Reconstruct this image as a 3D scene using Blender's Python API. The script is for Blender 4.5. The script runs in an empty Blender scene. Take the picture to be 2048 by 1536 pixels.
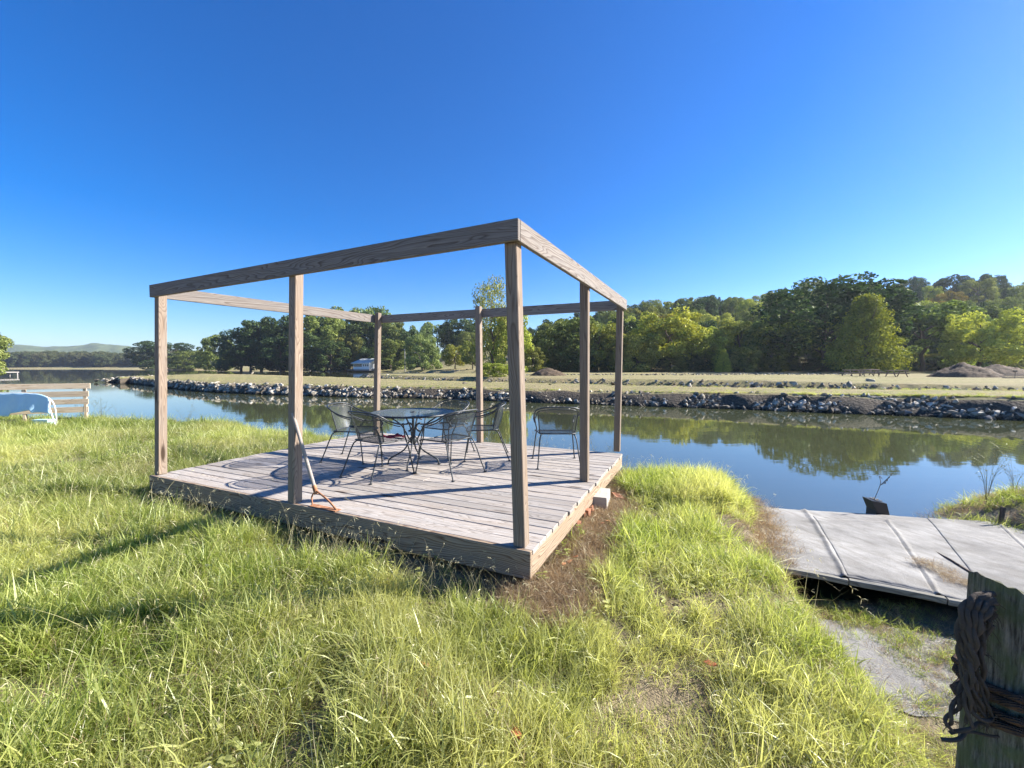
import bpy, bmesh, math, random
import numpy as np
from mathutils import Vector, Matrix, noise as mnoise
R = math.radians
rng = random.Random(7)
nr = np.random.RandomState(11)
SC = bpy.context.scene
COL = SC.collection

# ------------------------------------------------------------------ camera
EYE = 2.1
FPX = 828.0
PITCH = math.atan(34.5 / FPX)
cd = bpy.data.cameras.new('camera'); cam = bpy.data.objects.new('camera', cd); COL.objects.link(cam)
cam.location = (0, 0, EYE); cam.rotation_euler = (R(90) - PITCH, 0, 0)
cd.sensor_width = 36.0; cd.lens = 36.0 * FPX / 2048.0
cd.clip_start = 0.05; cd.clip_end = 9000
SC.camera = cam
# ------------------------------------------------------------------ sky, sun, exposure
SUN_EL = R(31.0)
SUN_DIR = Vector((0.975, 0.22, 0)).normalized() * math.cos(SUN_EL) + Vector((0, 0, math.sin(SUN_EL)))
W = bpy.data.worlds.new('World'); SC.world = W; W.use_nodes = True
wn = W.node_tree; wn.nodes.clear()
sky = wn.nodes.new('ShaderNodeTexSky'); sky.sky_type = 'NISHITA'; sky.sun_disc = False
sky.sun_elevation = SUN_EL; sky.sun_rotation = math.atan2(SUN_DIR.x, SUN_DIR.y)
sky.air_density = 1.0; sky.dust_density = 0.3; sky.ozone_density = 6.0; sky.altitude = 0
hs = wn.nodes.new('ShaderNodeHueSaturation'); hs.inputs['Saturation'].default_value = 1.36; hs.inputs['Hue'].default_value = 0.511
bg = wn.nodes.new('ShaderNodeBackground'); bg.inputs['Strength'].default_value = 0.069
wo = wn.nodes.new('ShaderNodeOutputWorld')
wn.links.new(sky.outputs[0], hs.inputs['Color']); wn.links.new(hs.outputs[0], bg.inputs[0]); wn.links.new(bg.outputs[0], wo.inputs[0])
sd = bpy.data.lights.new('sun', 'SUN'); sun = bpy.data.objects.new('sun', sd); COL.objects.link(sun)
sd.energy = 4.9; sd.angle = R(0.55); sd.color = (1.0, 0.95, 0.88)
sun.rotation_euler = SUN_DIR.to_track_quat('Z', 'Y').to_euler()
SC.view_settings.view_transform = 'Standard'; SC.view_settings.look = 'None'
SC.view_settings.exposure = 1.6; SC.view_settings.gamma = 1.0; SC.view_settings.use_curve_mapping = False
SC.cycles.max_bounces = 6; SC.cycles.transparent_max_bounces = 16; SC.cycles.volume_bounces = 0
SC.cycles.diffuse_bounces = 3; SC.cycles.glossy_bounces = 3; SC.cycles.transmission_bounces = 3
SC.cycles.use_denoising = True

# ------------------------------------------------------------------ helpers
def at(px, py, z=None, D=None):
    """point of the place seen at photograph pixel (px,py): on the level z, or at depth D"""
    cx = (px - 1024) / FPX; cy = -(py - 768) / FPX
    c, s = math.cos(PITCH), math.sin(PITCH)
    d = Vector((cx, c + cy * s, -s + cy * c))
    t = (z - EYE) / d.z if z is not None else D / d.y
    return Vector((d.x * t, d.y * t, EYE + d.z * t))

def tag(o, label=None, cat=None, group=None, kind=None):
    if label: o['label'] = label
    if cat: o['category'] = cat
    if group: o['group'] = group
    if kind: o['kind'] = kind
    return o

class MB:
    def __init__(s): s.v = []; s.f = []; s.sm = []; s.uv = None
    def add(s, vs, fs, smooth=False):
        b = len(s.v); s.v += [tuple(p) for p in vs]
        s.f += [tuple(b + i for i in f) for f in fs]; s.sm += [smooth] * len(fs)
    def box(s, c, size, M=None):
        x, y, z = [q / 2 for q in size]; c = Vector(c)
        vs = [Vector((i * x, j * y, k * z)) for k in (-1, 1) for j in (-1, 1) for i in (-1, 1)]
        if M: vs = [M @ v for v in vs]
        s.add([v + c for v in vs], [(0, 2, 3, 1), (4, 5, 7, 6), (0, 1, 5, 4), (2, 6, 7, 3), (0, 4, 6, 2), (1, 3, 7, 5)])
    def tube(s, pts, r, n=8, closed=False, cap=True):
        pts = [Vector(p) for p in pts]; m = len(pts); rr = r if hasattr(r, '__len__') else [r] * m
        T = []
        for i in range(m):
            a = pts[i - 1] if (i > 0 or closed) else pts[i]; b = pts[(i + 1) % m] if (i < m - 1 or closed) else pts[i]
            t = (b - a); T.append(t.normalized() if t.length > 1e-9 else Vector((0, 0, 1)))
        u = T[0].orthogonal().normalized(); vs = []
        for i in range(m):
            u = (u - T[i] * u.dot(T[i])); u = u.normalized() if u.length > 1e-6 else T[i].orthogonal().normalized()
            w = T[i].cross(u)
            for k in range(n):
                a = 2 * math.pi * k / n; vs.append(pts[i] + (u * math.cos(a) + w * math.sin(a)) * rr[i])
        fs = []
        for i in range(m if closed else m - 1):
            j = (i + 1) % m
            for k in range(n):
                l = (k + 1) % n; fs.append((i * n + k, i * n + l, j * n + l, j * n + k))
        s.add(vs, fs, True)
        if cap and not closed:
            s.add(vs[:n], [tuple(range(n))[::-1]]); s.add(vs[-n:], [tuple(range(n))])
    def mesh(s, name):
        me = bpy.data.meshes.new(name); me.from_pydata(s.v, [], s.f); me.update()
        me.polygons.foreach_set('use_smooth', s.sm); return me
    def build(s, name, mat, parent=None, M=None):
        o = bpy.data.objects.new(name, s.mesh(name)); COL.objects.link(o)
        if mat: o.data.materials.append(mat)
        if M is not None: o.matrix_world = M
        if parent: o.parent = parent
        return o

def smooth_path(pts, n=6):
    pts = [Vector(p) for p in pts]; out = []
    P = [pts[0] * 2 - pts[1]] + pts + [pts[-1] * 2 - pts[-2]]
    for i in range(1, len(P) - 2):
        a, b, c, d = P[i - 1:i + 3]
        for k in range(n):
            t = k / n
            out.append(0.5 * ((2 * b) + (c - a) * t + (2 * a - 5 * b + 4 * c - d) * t * t + (-a + 3 * b - 3 * c + d) * t ** 3))
    out.append(pts[-1]); return out

def empty(name, loc, rz=0):
    o = bpy.data.objects.new(name, None); COL.objects.link(o); o.empty_display_size = 0.1
    o.location = loc; o.rotation_euler = (0, 0, rz); return o

def copy_tree(o):
    c = o.copy(); COL.objects.link(c)
    for ch in o.children:
        d = ch.copy(); COL.objects.link(d); d.parent = c; d.matrix_parent_inverse = ch.matrix_parent_inverse
        for g in ch.children:
            e = g.copy(); COL.objects.link(e); e.parent = d; e.matrix_parent_inverse = g.matrix_parent_inverse
    return c

def obj_from(name, me, mat=None, parent=None):
    o = bpy.data.objects.new(name, me); COL.objects.link(o)
    if mat and not me.materials: me.materials.append(mat)
    if parent: o.parent = parent
    return o

# ------------------------------------------------------------------ materials
class NT:
    def __init__(s, name):
        s.m = bpy.data.materials.new(name); s.m.use_nodes = True; s.t = s.m.node_tree; s.t.nodes.clear()
        s.out = s.n('OutputMaterial')
    def n(s, t, **k):
        n = s.t.nodes.new('ShaderNode' + t)
        for a, b in k.items(): setattr(n, a, b)
        return n
    def l(s, a, b): s.t.links.new(a, b)
    def co(s, kind='Object', scale=(1, 1, 1), off=None):
        c = s.n('TexCoord') if kind != 'World' else s.n('NewGeometry')
        src = c.outputs[kind] if kind != 'World' else c.outputs['Position']
        m = s.n('Mapping'); m.inputs['Scale'].default_value = scale
        s.l(src, m.inputs[0])
        if off is not None: s.l(off, m.inputs['Location'])
        return m.outputs[0]
    def noise(s, v, sc, det=4, rough=.55, dist=0):
        n = s.n('TexNoise'); n.inputs['Scale'].default_value = sc; n.inputs['Detail'].default_value = det
        n.inputs['Roughness'].default_value = rough; n.inputs['Distortion'].default_value = dist
        if v is not None: s.l(v, n.inputs['Vector'])
        return n.outputs['Fac']
    def ramp(s, f, stops, interp='LINEAR'):
        r = s.n('ValToRGB'); e = r.color_ramp.elements; r.color_ramp.interpolation = interp
        while len(e) < len(stops): e.new(0.5)
        for i, (p, c) in enumerate(stops):
            e[i].position = p; e[i].color = (c[0], c[1], c[2], 1) if hasattr(c, '__len__') else (c, c, c, 1)
        s.l(f, r.inputs[0]); return r.outputs[0]
    def mix(s, f, a, b, mode='MIX'):
        n = s.n('Mix', data_type='RGBA', blend_type=mode)
        for i, q in ((0, f), (6, a), (7, b)):
            if hasattr(q, 'is_output'): s.l(q, n.inputs[i])
            elif hasattr(q, '__len__'): n.inputs[i].default_value = (q[0], q[1], q[2], 1)
            else: n.inputs[i].default_value = q
        return n.outputs[2]
    def math(s, op, a, b=0, c=0):
        n = s.n('Math', operation=op)
        for i, q in enumerate((a, b, c)):
            if hasattr(q, 'is_output'): s.l(q, n.inputs[i])
            else: n.inputs[i].default_value = q
        return n.outputs[0]
    def bump(s, h, st=.3, d=.01):
        b = s.n('Bump'); b.inputs['Strength'].default_value = st; b.inputs['Distance'].default_value = d
        s.l(h, b.inputs['Height']); return b.outputs[0]
    def bsdf(s, col, rough=.7, nor=None, spec=.3, **k):
        p = s.n('BsdfPrincipled')
        for i, q in (('Base Color', col), ('Roughness', rough)):
            if hasattr(q, 'is_output'): s.l(q, p.inputs[i])
            elif hasattr(q, '__len__'): p.inputs[i].default_value = (q[0], q[1], q[2], 1)
            else: p.inputs[i].default_value = q
        p.inputs['Specular IOR Level'].default_value = spec
        for a, b in k.items(): p.inputs[a.replace('_', ' ')].default_value = b
        if nor is not None: s.l(nor, p.inputs['Normal'])
        s.l(p.outputs[0], s.out.inputs[0]); return p

def wood(name, light, dark, grey=(.36, .34, .33), greyfac=.5, ring=55., rough=.85, knots=True):
    t = NT(name); oi = t.n('ObjectInfo')
    off = t.n('CombineXYZ'); 
    t.l(t.math('MULTIPLY', oi.outputs['Random'], 37.), off.inputs[0])
    t.l(t.math('MULTIPLY', t.math('SUBTRACT', oi.outputs['Random'], .5), .10), off.inputs[1])
    v = t.co('Object', (1, 1, 1), off.outputs[0])
    sep = t.n('SeparateXYZ'); t.l(v, sep.inputs[0])
    vx = t.co('Object', (.9, 6, 6), off.outputs[0])
    wob = t.math('MULTIPLY', t.math('SUBTRACT', t.noise(vx, 1.3, 2), .5), .22)
    drift = t.math('MULTIPLY', t.math('SINE', t.math('MULTIPLY', sep.outputs[0], 1.7)), .045)
    y2 = t.math('ADD', sep.outputs[1], t.math('MULTIPLY', wob, .35))
    z2 = t.math('ADD', t.math('ADD', sep.outputs[2], drift), t.math('ADD', wob, .045))
    rad = t.math('SQRT', t.math('ADD', t.math('MULTIPLY', y2, y2), t.math('MULTIPLY', z2, z2)))
    rg = t.math('FRACT', t.math('MULTIPLY', rad, ring))
    rings = t.ramp(rg, [(0, 0), (.55, .25), (.85, 1), (1, .1)])
    fine = t.noise(t.co('Object', (3, 160, 160), off.outputs[0]), 1., 3, .6)
    col = t.mix(rings, light, dark)
    g = t.noise(t.co('Object', (1.5, 14, 14), off.outputs[0]), 1.2, 5, .6)
    gf = t.ramp(g, [(.3, max(0, greyfac - .3)), (.7, min(1, greyfac + .3))])
    greyc = t.mix(rings, grey, tuple(c * .62 for c in grey))
    col = t.mix(gf, col, greyc)
    col = t.mix(t.ramp(fine, [(.3, .0), (.75, .55)]), col, tuple(c * .45 for c in dark), 'MIX')
    tint = t.n('HueSaturation'); t.l(col, tint.inputs['Color'])
    t.l(t.math('ADD', t.math('MULTIPLY', oi.outputs['Random'], .3), .84), tint.inputs['Value'])
    col = tint.outputs[0]
    if knots:
        vo = t.n('TexVoronoi'); vo.inputs['Scale'].default_value = 1.; t.l(t.co('Object', (1.1, 5, 5), off.outputs[0]), vo.inputs['Vector'])
        col = t.mix(t.ramp(vo.outputs['Distance'], [(.08, 1), (.15, 0)]), col, (.05, .032, .02))
    h = t.math('ADD', t.math('MULTIPLY', rings, -.6), t.math('MULTIPLY', fine, -.8))
    t.bsdf(col, rough, t.bump(h, .5, .002), .2)
    return t.m

M = {}
M['plank'] = wood('weathered_plank', (.47, .38, .29), (.24, .17, .11), (.455, .43, .395), .72, 60)
M['rim'] = wood('rim_wood', (.47, .36, .24), (.18, .095, .05), (.42, .36, .29), .2, 52)
M['post'] = wood('post_wood', (.36, .27, .19), (.19, .125, .08), (.29, .255, .22), .4, 80)
M['beam'] = wood('beam_wood', (.345, .30, .255), (.14, .10, .075), (.29, .27, .25), .35, 64)
M['new_and_sunlit_wood'] = wood('pale_lumber', (.66, .53, .38), (.42, .28, .17), (.5, .46, .4), .15, 50)
M['oldtimber'] = wood('old_timber', (.36, .33, .24), (.09, .08, .055), (.30, .29, .26), .5, 90)
M['handle'] = wood('grey_handle', (.55, .46, .38), (.35, .27, .2), (.45, .42, .4), .5, 200, knots=False)

t = NT('black_iron'); nz = t.noise(t.co('Object'), 40, 4)
t.bsdf(t.mix(t.ramp(nz, [(.55, 0), (.75, 1)]), (.028, .034, .038), (.06, .055, .05)), t.ramp(nz, [(.3, .35), (.7, .6)]), None, .5); M['iron'] = t.m
def mesh_mat(name, col, scale, open_):
    t = NT(name); uv = t.n('TexCoord').outputs['UV']; sp = t.n('SeparateXYZ'); t.l(uv, sp.inputs[0])
    a = t.math('ADD', t.math('MULTIPLY', sp.outputs[0], scale), t.math('MULTIPLY', sp.outputs[1], scale * 1.9))
    b = t.math('SUBTRACT', t.math('MULTIPLY', sp.outputs[0], scale), t.math('MULTIPLY', sp.outputs[1], scale * 1.9))
    fa = t.math('ABSOLUTE', t.math('SUBTRACT', t.math('FRACT', a), .5)); fb = t.math('ABSOLUTE', t.math('SUBTRACT', t.math('FRACT', b), .5))
    hole = t.math('LESS_THAN', t.math('MAXIMUM', fa, fb), open_)
    p = t.bsdf(col, .45, None, .5); tr = t.n('BsdfTransparent'); mx = t.n('MixShader')
    t.l(hole, mx.inputs[0]); t.l(p.outputs[0], mx.inputs[1]); t.l(tr.outputs[0], mx.inputs[2]); t.l(mx.outputs[0], t.out.inputs[0])
    return t.m
M['expanded'] = mesh_mat('expanded_metal', (.035, .042, .045), 42, .335)
M['tabletop'] = mesh_mat('tabletop_mesh', (.10, .12, .115), 42, .28)

t = NT('rusty_steel'); nz = t.noise(t.co('Object'), 30, 5)
t.bsdf(t.ramp(nz, [(.3, (.20, .085, .04)), (.6, (.42, .20, .10)), (.8, (.50, .30, .18))]), .8, t.bump(nz, .4, .002)); M['rust'] = t.m
t = NT('concrete_block'); v = t.co('Object'); nz = t.noise(v, 60, 5); n2 = t.noise(v, 6, 3)
t.bsdf(t.mix(n2, (.36, .33, .28), (.50, .47, .41)), .9, t.bump(nz, .5, .004)); M['block'] = t.m
t = NT('red_brick'); nz = t.noise(t.co('Object'), 45, 4)
t.bsdf(t.ramp(nz, [(.3, (.28, .11, .06)), (.7, (.45, .22, .13))]), .9, t.bump(nz, .4, .003)); M['brick'] = t.m

# leaves / grass: colour varies per blade (tint attribute), per clump and over the ground
def leaf_mat(name, a, b, c, trans=.45, patch=None, per_obj=False, world_scale=.5, tcol=1.5, gloss=.05):
    t = NT(name)
    at_ = t.n('Attribute'); at_.attribute_name = 'tint'
    oi = t.n('ObjectInfo')
    f = t.math('ADD', t.math('MULTIPLY', at_.outputs['Fac'], .75), t.math('MULTIPLY', oi.outputs['Random'], .25))
    col = t.ramp(f, [(.08, a), (.5, b), (.92, c)])
    if patch:
        n = t.noise(t.co('World'), world_scale, 4, .6)
        col = t.mix(t.ramp(n, [(.44, 0), (.62, .7)]), col, patch)
        n2 = t.noise(t.co('World'), world_scale * .45, 3, .5)
        hsv = t.n('HueSaturation'); t.l(col, hsv.inputs['Color'])
        t.l(t.ramp(n2, [(.35, .72), (.65, 1.2)]), hsv.inputs['Value']); col = hsv.outputs[0]
    if per_obj: col = t.mix(1.0, col, oi.outputs['Color'], 'MULTIPLY')
    d = t.n('BsdfDiffuse'); t.l(col, d.inputs[0])
    tr = t.n('BsdfTranslucent'); hv = t.n('HueSaturation'); t.l(col, hv.inputs['Color']); hv.inputs['Value'].default_value = tcol; hv.inputs['Saturation'].default_value = 1.1
    t.l(hv.outputs[0], tr.inputs[0])
    mx = t.n('MixShader'); mx.inputs[0].default_value = trans; t.l(d.outputs[0], mx.inputs[1]); t.l(tr.outputs[0], mx.inputs[2])
    g = t.n('BsdfGlossy'); g.inputs['Roughness'].default_value = .45; g.inputs[0].default_value = (.9, .95, .8, 1)
    m2 = t.n('MixShader'); m2.inputs[0].default_value = gloss; t.l(mx.outputs[0], m2.inputs[1]); t.l(g.outputs[0], m2.inputs[2])
    t.l(m2.outputs[0], t.out.inputs[0]); return t.m
M['grass'] = leaf_mat('grass_blade', (.055, .09, .010), (.215, .27, .042), (.56, .57, .19), .45, (.46, .44, .16), tcol=1.7)
M['drygrass'] = leaf_mat('dry_grass', (.13, .09, .05), (.30, .21, .12), (.50, .38, .24), .3)
M['stalk'] = leaf_mat('seed_stalk', (.30, .28, .12), (.45, .40, .20), (.60, .53, .32), .35)
M['crown'] = leaf_mat('tree_leaves', (.035, .052, .016), (.12, .145, .042), (.27, .29, .095), .24, per_obj=True, tcol=1.15, gloss=.012)
M['weed'] = leaf_mat('weed_leaves', (.10, .11, .03), (.16, .15, .06), (.28, .22, .13), .4)
t = NT('bark'); v = t.co('Object', (6, 6, 1.2)); nz = t.noise(v, 3, 5)
t.bsdf(t.ramp(nz, [(.3, (.05, .035, .025)), (.7, (.17, .13, .10))]), .95, t.bump(nz, .7, .05)); M['bark'] = t.m

t = NT('ground_soil'); v = t.co('World'); n1 = t.noise(v, .7, 5); n2 = t.noise(v, 14, 6, .7); n3 = t.noise(v, 90, 3)
col = t.mix(t.ramp(n1, [(.4, 0), (.62, 1)]), (.10, .085, .045), (.20, .155, .09))
col = t.mix(t.ramp(n2, [(.35, 0), (.7, .8)]), col, (.30, .24, .155))
t.bsdf(col, .95, t.bump(t.math('ADD', n2, n3), .8, .02)); M['soil'] = t.m
t = NT('mown_field'); v = t.co('World'); n1 = t.noise(t.co('World', (1, 3.5, 1)), .16, 5, .6); n2 = t.noise(v, 3.5, 6, .75); n3 = t.noise(v, .03, 3)
col = t.mix(t.ramp(n1, [(.42, 0), (.62, 1)]), (.27, .24, .095), (.37, .29, .15))
col = t.mix(t.ramp(n3, [(.4, 0), (.6, .5)]), col, (.30, .21, .13))
col = t.mix(t.ramp(n2, [(.3, .75), (.65, 0)]), col, (.12, .14, .04))
t.bsdf(col, .95, t.bump(n2, 1, .15)); M['field'] = t.m
def wet(t, col):
    sp = t.n('SeparateXYZ'); t.l(t.n('NewGeometry').outputs['Position'], sp.inputs[0]); z_ = t.math('ADD', sp.outputs[2], t.math('MULTIPLY', t.noise(t.co('World'), 1.5, 3), .25))
    return t.mix(t.ramp(z_, [(.16, .85), (.36, 0)]), col, (.012, .010, .007))
t = NT('bank_dirt'); v = t.co('World'); n1 = t.noise(v, 1.2, 6, .7); n2 = t.noise(v, 8, 5)
t.bsdf(wet(t, t.mix(n2, (.02, .016, .011), (.15, .12, .085))), .95, t.bump(t.math('ADD', n1, n2), 1, .12)); M['bank'] = t.m
t = NT('far_forest_hill'); v = t.co('World', (1, .35, 1)); n1 = t.noise(v, .05, 6, .75); n2 = t.noise(v, .012, 3)
t.bsdf(t.mix(t.ramp(n1, [(.35, 0), (.65, 1)]), (.045, .07, .025), (.15, .18, .065)), .95, t.bump(n1, 1, 6)); M['farhill'] = t.m
t = NT('rock_grey'); oi = t.n('ObjectInfo'); v = t.co('Object'); n1 = t.noise(v, 2.2, 6, .65); 
c = t.ramp(oi.outputs['Random'], [(0, (.09, .072, .05)), (.35, (.24, .205, .155)), (.7, (.44, .395, .31)), (1, (.74, .68, .57))])
t.bsdf(wet(t, t.mix(t.ramp(n1, [(.35, .75), (.6, 0)]), c, (.10, .08, .055))), .9, t.bump(n1, .8, .05)); M['rock'] = t.m
t = NT('dirt_pile'); n1 = t.noise(t.co('World'), 1.2, 7, .7)
t.bsdf(t.ramp(n1, [(.3, (.05, .035, .022)), (.7, (.17, .12, .075))]), .95, t.bump(n1, 1, .25)); M['pile'] = t.m

t = NT('pond_water'); v = t.co('World', (1, 1, 1))
n1 = t.noise(t.co('World', (.5, 1.6, 1)), .9, 3, .5); n2 = t.noise(t.co('World', (.6, 2.2, 1)), 5, 3, .5)
wv = t.n('TexWave', wave_type='RINGS', rings_direction='SPHERICAL'); wv.inputs['Scale'].default_value = 1.15; wv.inputs['Distortion'].default_value = .6; wv.inputs['Detail'].default_value = 1
mp = t.n('Mapping'); mp.inputs['Location'].default_value = (-19, -9.2, 0); t.l(t.n('NewGeometry').outputs['Position'], mp.inputs[0]); t.l(mp.outputs[0], wv.inputs['Vector'])
ln = t.n('VectorMath', operation='LENGTH'); t.l(mp.outputs[0], ln.inputs[0])
fall = t.ramp(t.math('DIVIDE', ln.outputs['Value'], 10.), [(.3, 1), (.85, 0)])
hgt = t.math('ADD', t.math('ADD', t.math('MULTIPLY', n1, .5), t.math('MULTIPLY', n2, .10)), t.math('MULTIPLY', t.math('MULTIPLY', wv.outputs['Fac'], fall), .22))
p = t.bsdf((.062, .068, .030), .01, t.bump(hgt, .035, .10), .5); p.inputs['IOR'].default_value = 2.0
M['water'] = t.m

# ------------------------------------------------------------------ near ground
SHX = [-900, -120, -40, -16, -12, -8, -5.5, -4, -2, 0, 1.6, 2.2, 3.0, 3.8, 4.6, 5.6, 6.6, 8, 14, 40, 900]
SHY = [90, 24, 15.5, 13.6, 13.0, 12.2, 10.8, 9.6, 8.8, 8.2, 7.3, 6.9, 6.6, 6.3, 5.85, 5.75, 6.2, 6.6, 7.2, 6, -20]
def sstep(a, b, x):
    t_ = np.clip((x - a) / (b - a), 0, 1); return t_ * t_ * (3 - 2 * t_)
def vnoise(x, y, s, seed=0):
    """cheap smooth value noise"""
    x = np.asarray(x) * s + seed * 17.3; y = np.asarray(y) * s - seed * 9.1
    xi = np.floor(x).astype(np.int64); yi = np.floor(y).astype(np.int64); fx = x - xi; fy = y - yi
    def h(a, b):
        n = (a * 374761393 + b * 668265263 + seed * 1442695) & 0x7fffffff
        n = ((n ^ (n >> 13)) * 1274126177) & 0x7fffffff
        return ((n ^ (n >> 16)) & 0xffff) / 65535.0
    fx = fx * fx * (3 - 2 * fx); fy = fy * fy * (3 - 2 * fy)
    return (h(xi, yi) * (1 - fx) + h(xi + 1, yi) * fx) * (1 - fy) + (h(xi, yi + 1) * (1 - fx) + h(xi + 1, yi + 1) * fx) * fy
def bound_x(y): return np.interp(y, [.5, 1.57, 2.02, 2.7, 4.5, 6], [1.38, 1.52, 1.70, 1.80, 2.45, 2.9])
def gz(x, y):
    x = np.asarray(x, float); y = np.asarray(y, float)
    d = np.interp(x, SHX, SHY) - y
    pl = .50 + .05 * (vnoise(x, y, .5, 1) - .5) + .13 * (vnoise(x, y, 1.5, 2) - .5) * (1 - .6 * ((x > -5.2) & (x < 1.9) & (y > 2.3))) + .03 * (vnoise(x, y, 5, 3) - .5)
    pl = pl - .06 * sstep(2.5, 6.5, y) * sstep(-1, 2, x)
    low = .17 + .04 * (vnoise(x, y, 2, 4) - .5) - .42 * sstep(3.15, 4.3, y) * (1 - sstep(5.6, 6.4, x)) * sstep(.25, .6, x - bound_x(y))
    b = sstep(0, .38, x - bound_x(y)) * (1 - sstep(6.2, 7.2, x)) * sstep(-1, .5, y + .8)
    pl = pl * (1 - b) + low * b
    steep = .55 + .5 * sstep(-5, -3, x) * 0
    z = np.where(d > 0, pl * sstep(-.15, 1.0, d), 0)
    z = z + np.where(d < .05, -.9 * sstep(-.05, 2.2, -d) - .02, 0)
    return z
def grid_mesh(name, xs, ys, zf, mat, kind='structure'):
    X, Y = np.meshgrid(xs, ys); Z = zf(X, Y); nx, ny = len(xs), len(ys)
    co = np.stack([X.ravel(), Y.ravel(), Z.ravel()], 1)
    i = np.arange(nx * ny).reshape(ny, nx); q = np.stack([i[:-1, :-1], i[:-1, 1:], i[1:, 1:], i[1:, :-1]], -1).reshape(-1, 4)
    me = bpy.data.meshes.new(name); me.vertices.add(len(co)); me.vertices.foreach_set('co', co.ravel())
    me.loops.add(q.size); me.loops.foreach_set('vertex_index', q.ravel()); me.polygons.add(len(q))
    me.polygons.foreach_set('loop_start', np.arange(0, q.size, 4)); me.polygons.foreach_set('use_smooth', np.ones(len(q), bool))
    me.update(calc_edges=True); o = obj_from(name, me, mat)
    if kind: o['kind'] = kind
    return o
xs = np.concatenate([[-900, -400, -200, -100, -60, -40, -30], np.arange(-24, -8, .4), np.arange(-8, 8, .09), np.arange(8, 24, .4), [30, 40, 60, 100, 200, 400, 900]])
ys = np.concatenate([[-400, -150, -60, -30, -15, -8, -4], np.arange(-2, 9, .09), np.arange(9, 18, .25), [19, 22, 30, 50, 70, 95]])
grid_mesh('ground', xs, ys, gz, M['soil'])
grid_mesh('lake_bed', [-4000, -100, 100, 4000], [-450, 10, 60, 4000], lambda X, Y: X * 0 - 1.3, M['bank'])
grid_mesh('water', [-4000, -200, 0, 200, 4000], [-450, 0, 60, 200, 4000], lambda X, Y: X * 0, M['water'])

# ------------------------------------------------------------------ berm beyond the canal, the field and its hill, far shores
BF = [at(x, y, 0) for x, y in ((235, 764), (300, 771), (400, 783), (500, 788), (620, 792), (720, 795), (900, 798), (1050, 805), (1300, 813), (1480, 819), (1640, 826), (1850, 833), (2048, 842))]
BF = [BF[0] + Vector((-2, 10, 0))] + BF + [Vector((30, 11.5, 0)), Vector((60, 4, 0))]
BB = [at(x, y, .7) for x, y in ((238, 757), (300, 750.5), (400, 747), (500, 748.5), (620, 752), (720, 755), (900, 761), (1050, 764), (1300, 770), (1480, 774), (1640, 778), (1850, 781), (2048, 785))]
BB = [BF[0] + Vector((.5, .2, 0))] + BB + [Vector((34, 15, 0)), Vector((70, 9, 0))]
for p in BB: p.z = 0
FF = [at(x, y, .7) for x, y in ((740, 749.5), (800, 751.5), (900, 754.5), (1050, 757.5), (1300, 759.5), (1480, 762), (1640, 766), (1850, 771), (2048, 775))]
FF = [FF[0] + Vector((-6, 12, 0))] + FF + [Vector((45, 25, 0)), Vector((110, 15, 0))]
for p in FF: p.z = 0

def along(pts, s):
    """resampled point and left normal at parameter s in 0..len-1"""
    i = min(int(s), len(pts) - 2); f = s - i; a, b = pts[i], pts[i + 1]
    d = (b - a).normalized(); return a.lerp(b, f), Vector((d.y, -d.x, 0))
def resample(pts, step):
    out = []
    for i in range(len(pts) - 1):
        n = max(1, int((pts[i + 1] - pts[i]).length / step))
        for k in range(n): out.append(pts[i].lerp(pts[i + 1], k / n))
    out.append(pts[-1]); return out
def berm():
    N = 340; mb = MB(); prof = [(-.05, -.6), (.0, -.05), (.035, .18), (.075, .42), (.11, .62), (.16, .70), (.3, .72), (.5, .74), (.7, .73), (.86, .68), (.93, .45), (.98, .1), (1.02, -.6)]
    rows = []
    for i in range(N):
        s = i / (N - 1) * (len(BF) - 1.0001); f, _ = along(BF, s); b, _ = along(BB, s)
        w = (b - f).length; row = []
        for (tt, z) in prof:
            # bank slopes keep a real width of about 1.3 m whatever the width of the berm
            k_ = min(1, w / 3.2)
            if tt <= .16: dist = tt / .16 * 1.3 * k_
            elif tt >= .86: dist = w - (1 - tt) / .14 * 1.0 * k_
            else: dist = 1.3 * k_ + (tt - .16) / .70 * (w - 2.3 * k_)
            p = f + (b - f) * (dist / max(w, .01)); hs_ = 1 + .25 * max(0, (s - 9) / 5)
            nz = mnoise.noise(Vector((p.x * .8, p.y * .8, z))) * (.12 if .02 < tt < .2 else .05)
            jx = mnoise.noise(Vector((p.x * .9, p.y * .9, 5))) * .25 if tt < .14 else 0
            row.append((p.x + jx * .4, p.y + jx, z * hs_ * (k_ if z > 0 else 1) + nz))
        rows.append(row)
    m = len(prof); vs = [v for r in rows for v in r]; fs = []
    for i in range(N - 1):
        for k in range(m - 1): fs.append((i * m + k, (i + 1) * m + k, (i + 1) * m + k + 1, i * m + k + 1))
    mb.add(vs, fs, True); o = mb.build('berm_terrain', M['bank']); o.data.materials.append(M['field'])
    mi = [(1 if 4 <= (j % (m - 1)) <= 8 else 0) for j in range(len(fs))]
    o.data.polygons.foreach_set('material_index', mi); o['kind'] = 'structure'
berm()
FFx = np.array([p.x for p in FF]); FFy = np.array([p.y for p in FF])
HX = [-75, -52, -40, -28, 0, 20, 62, 110, 150, 243, 360, 900]; HZ = [0, 2.5, 8, 13.5, 12.5, 13, 21, 26, 30, 30, 28, 22]
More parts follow.
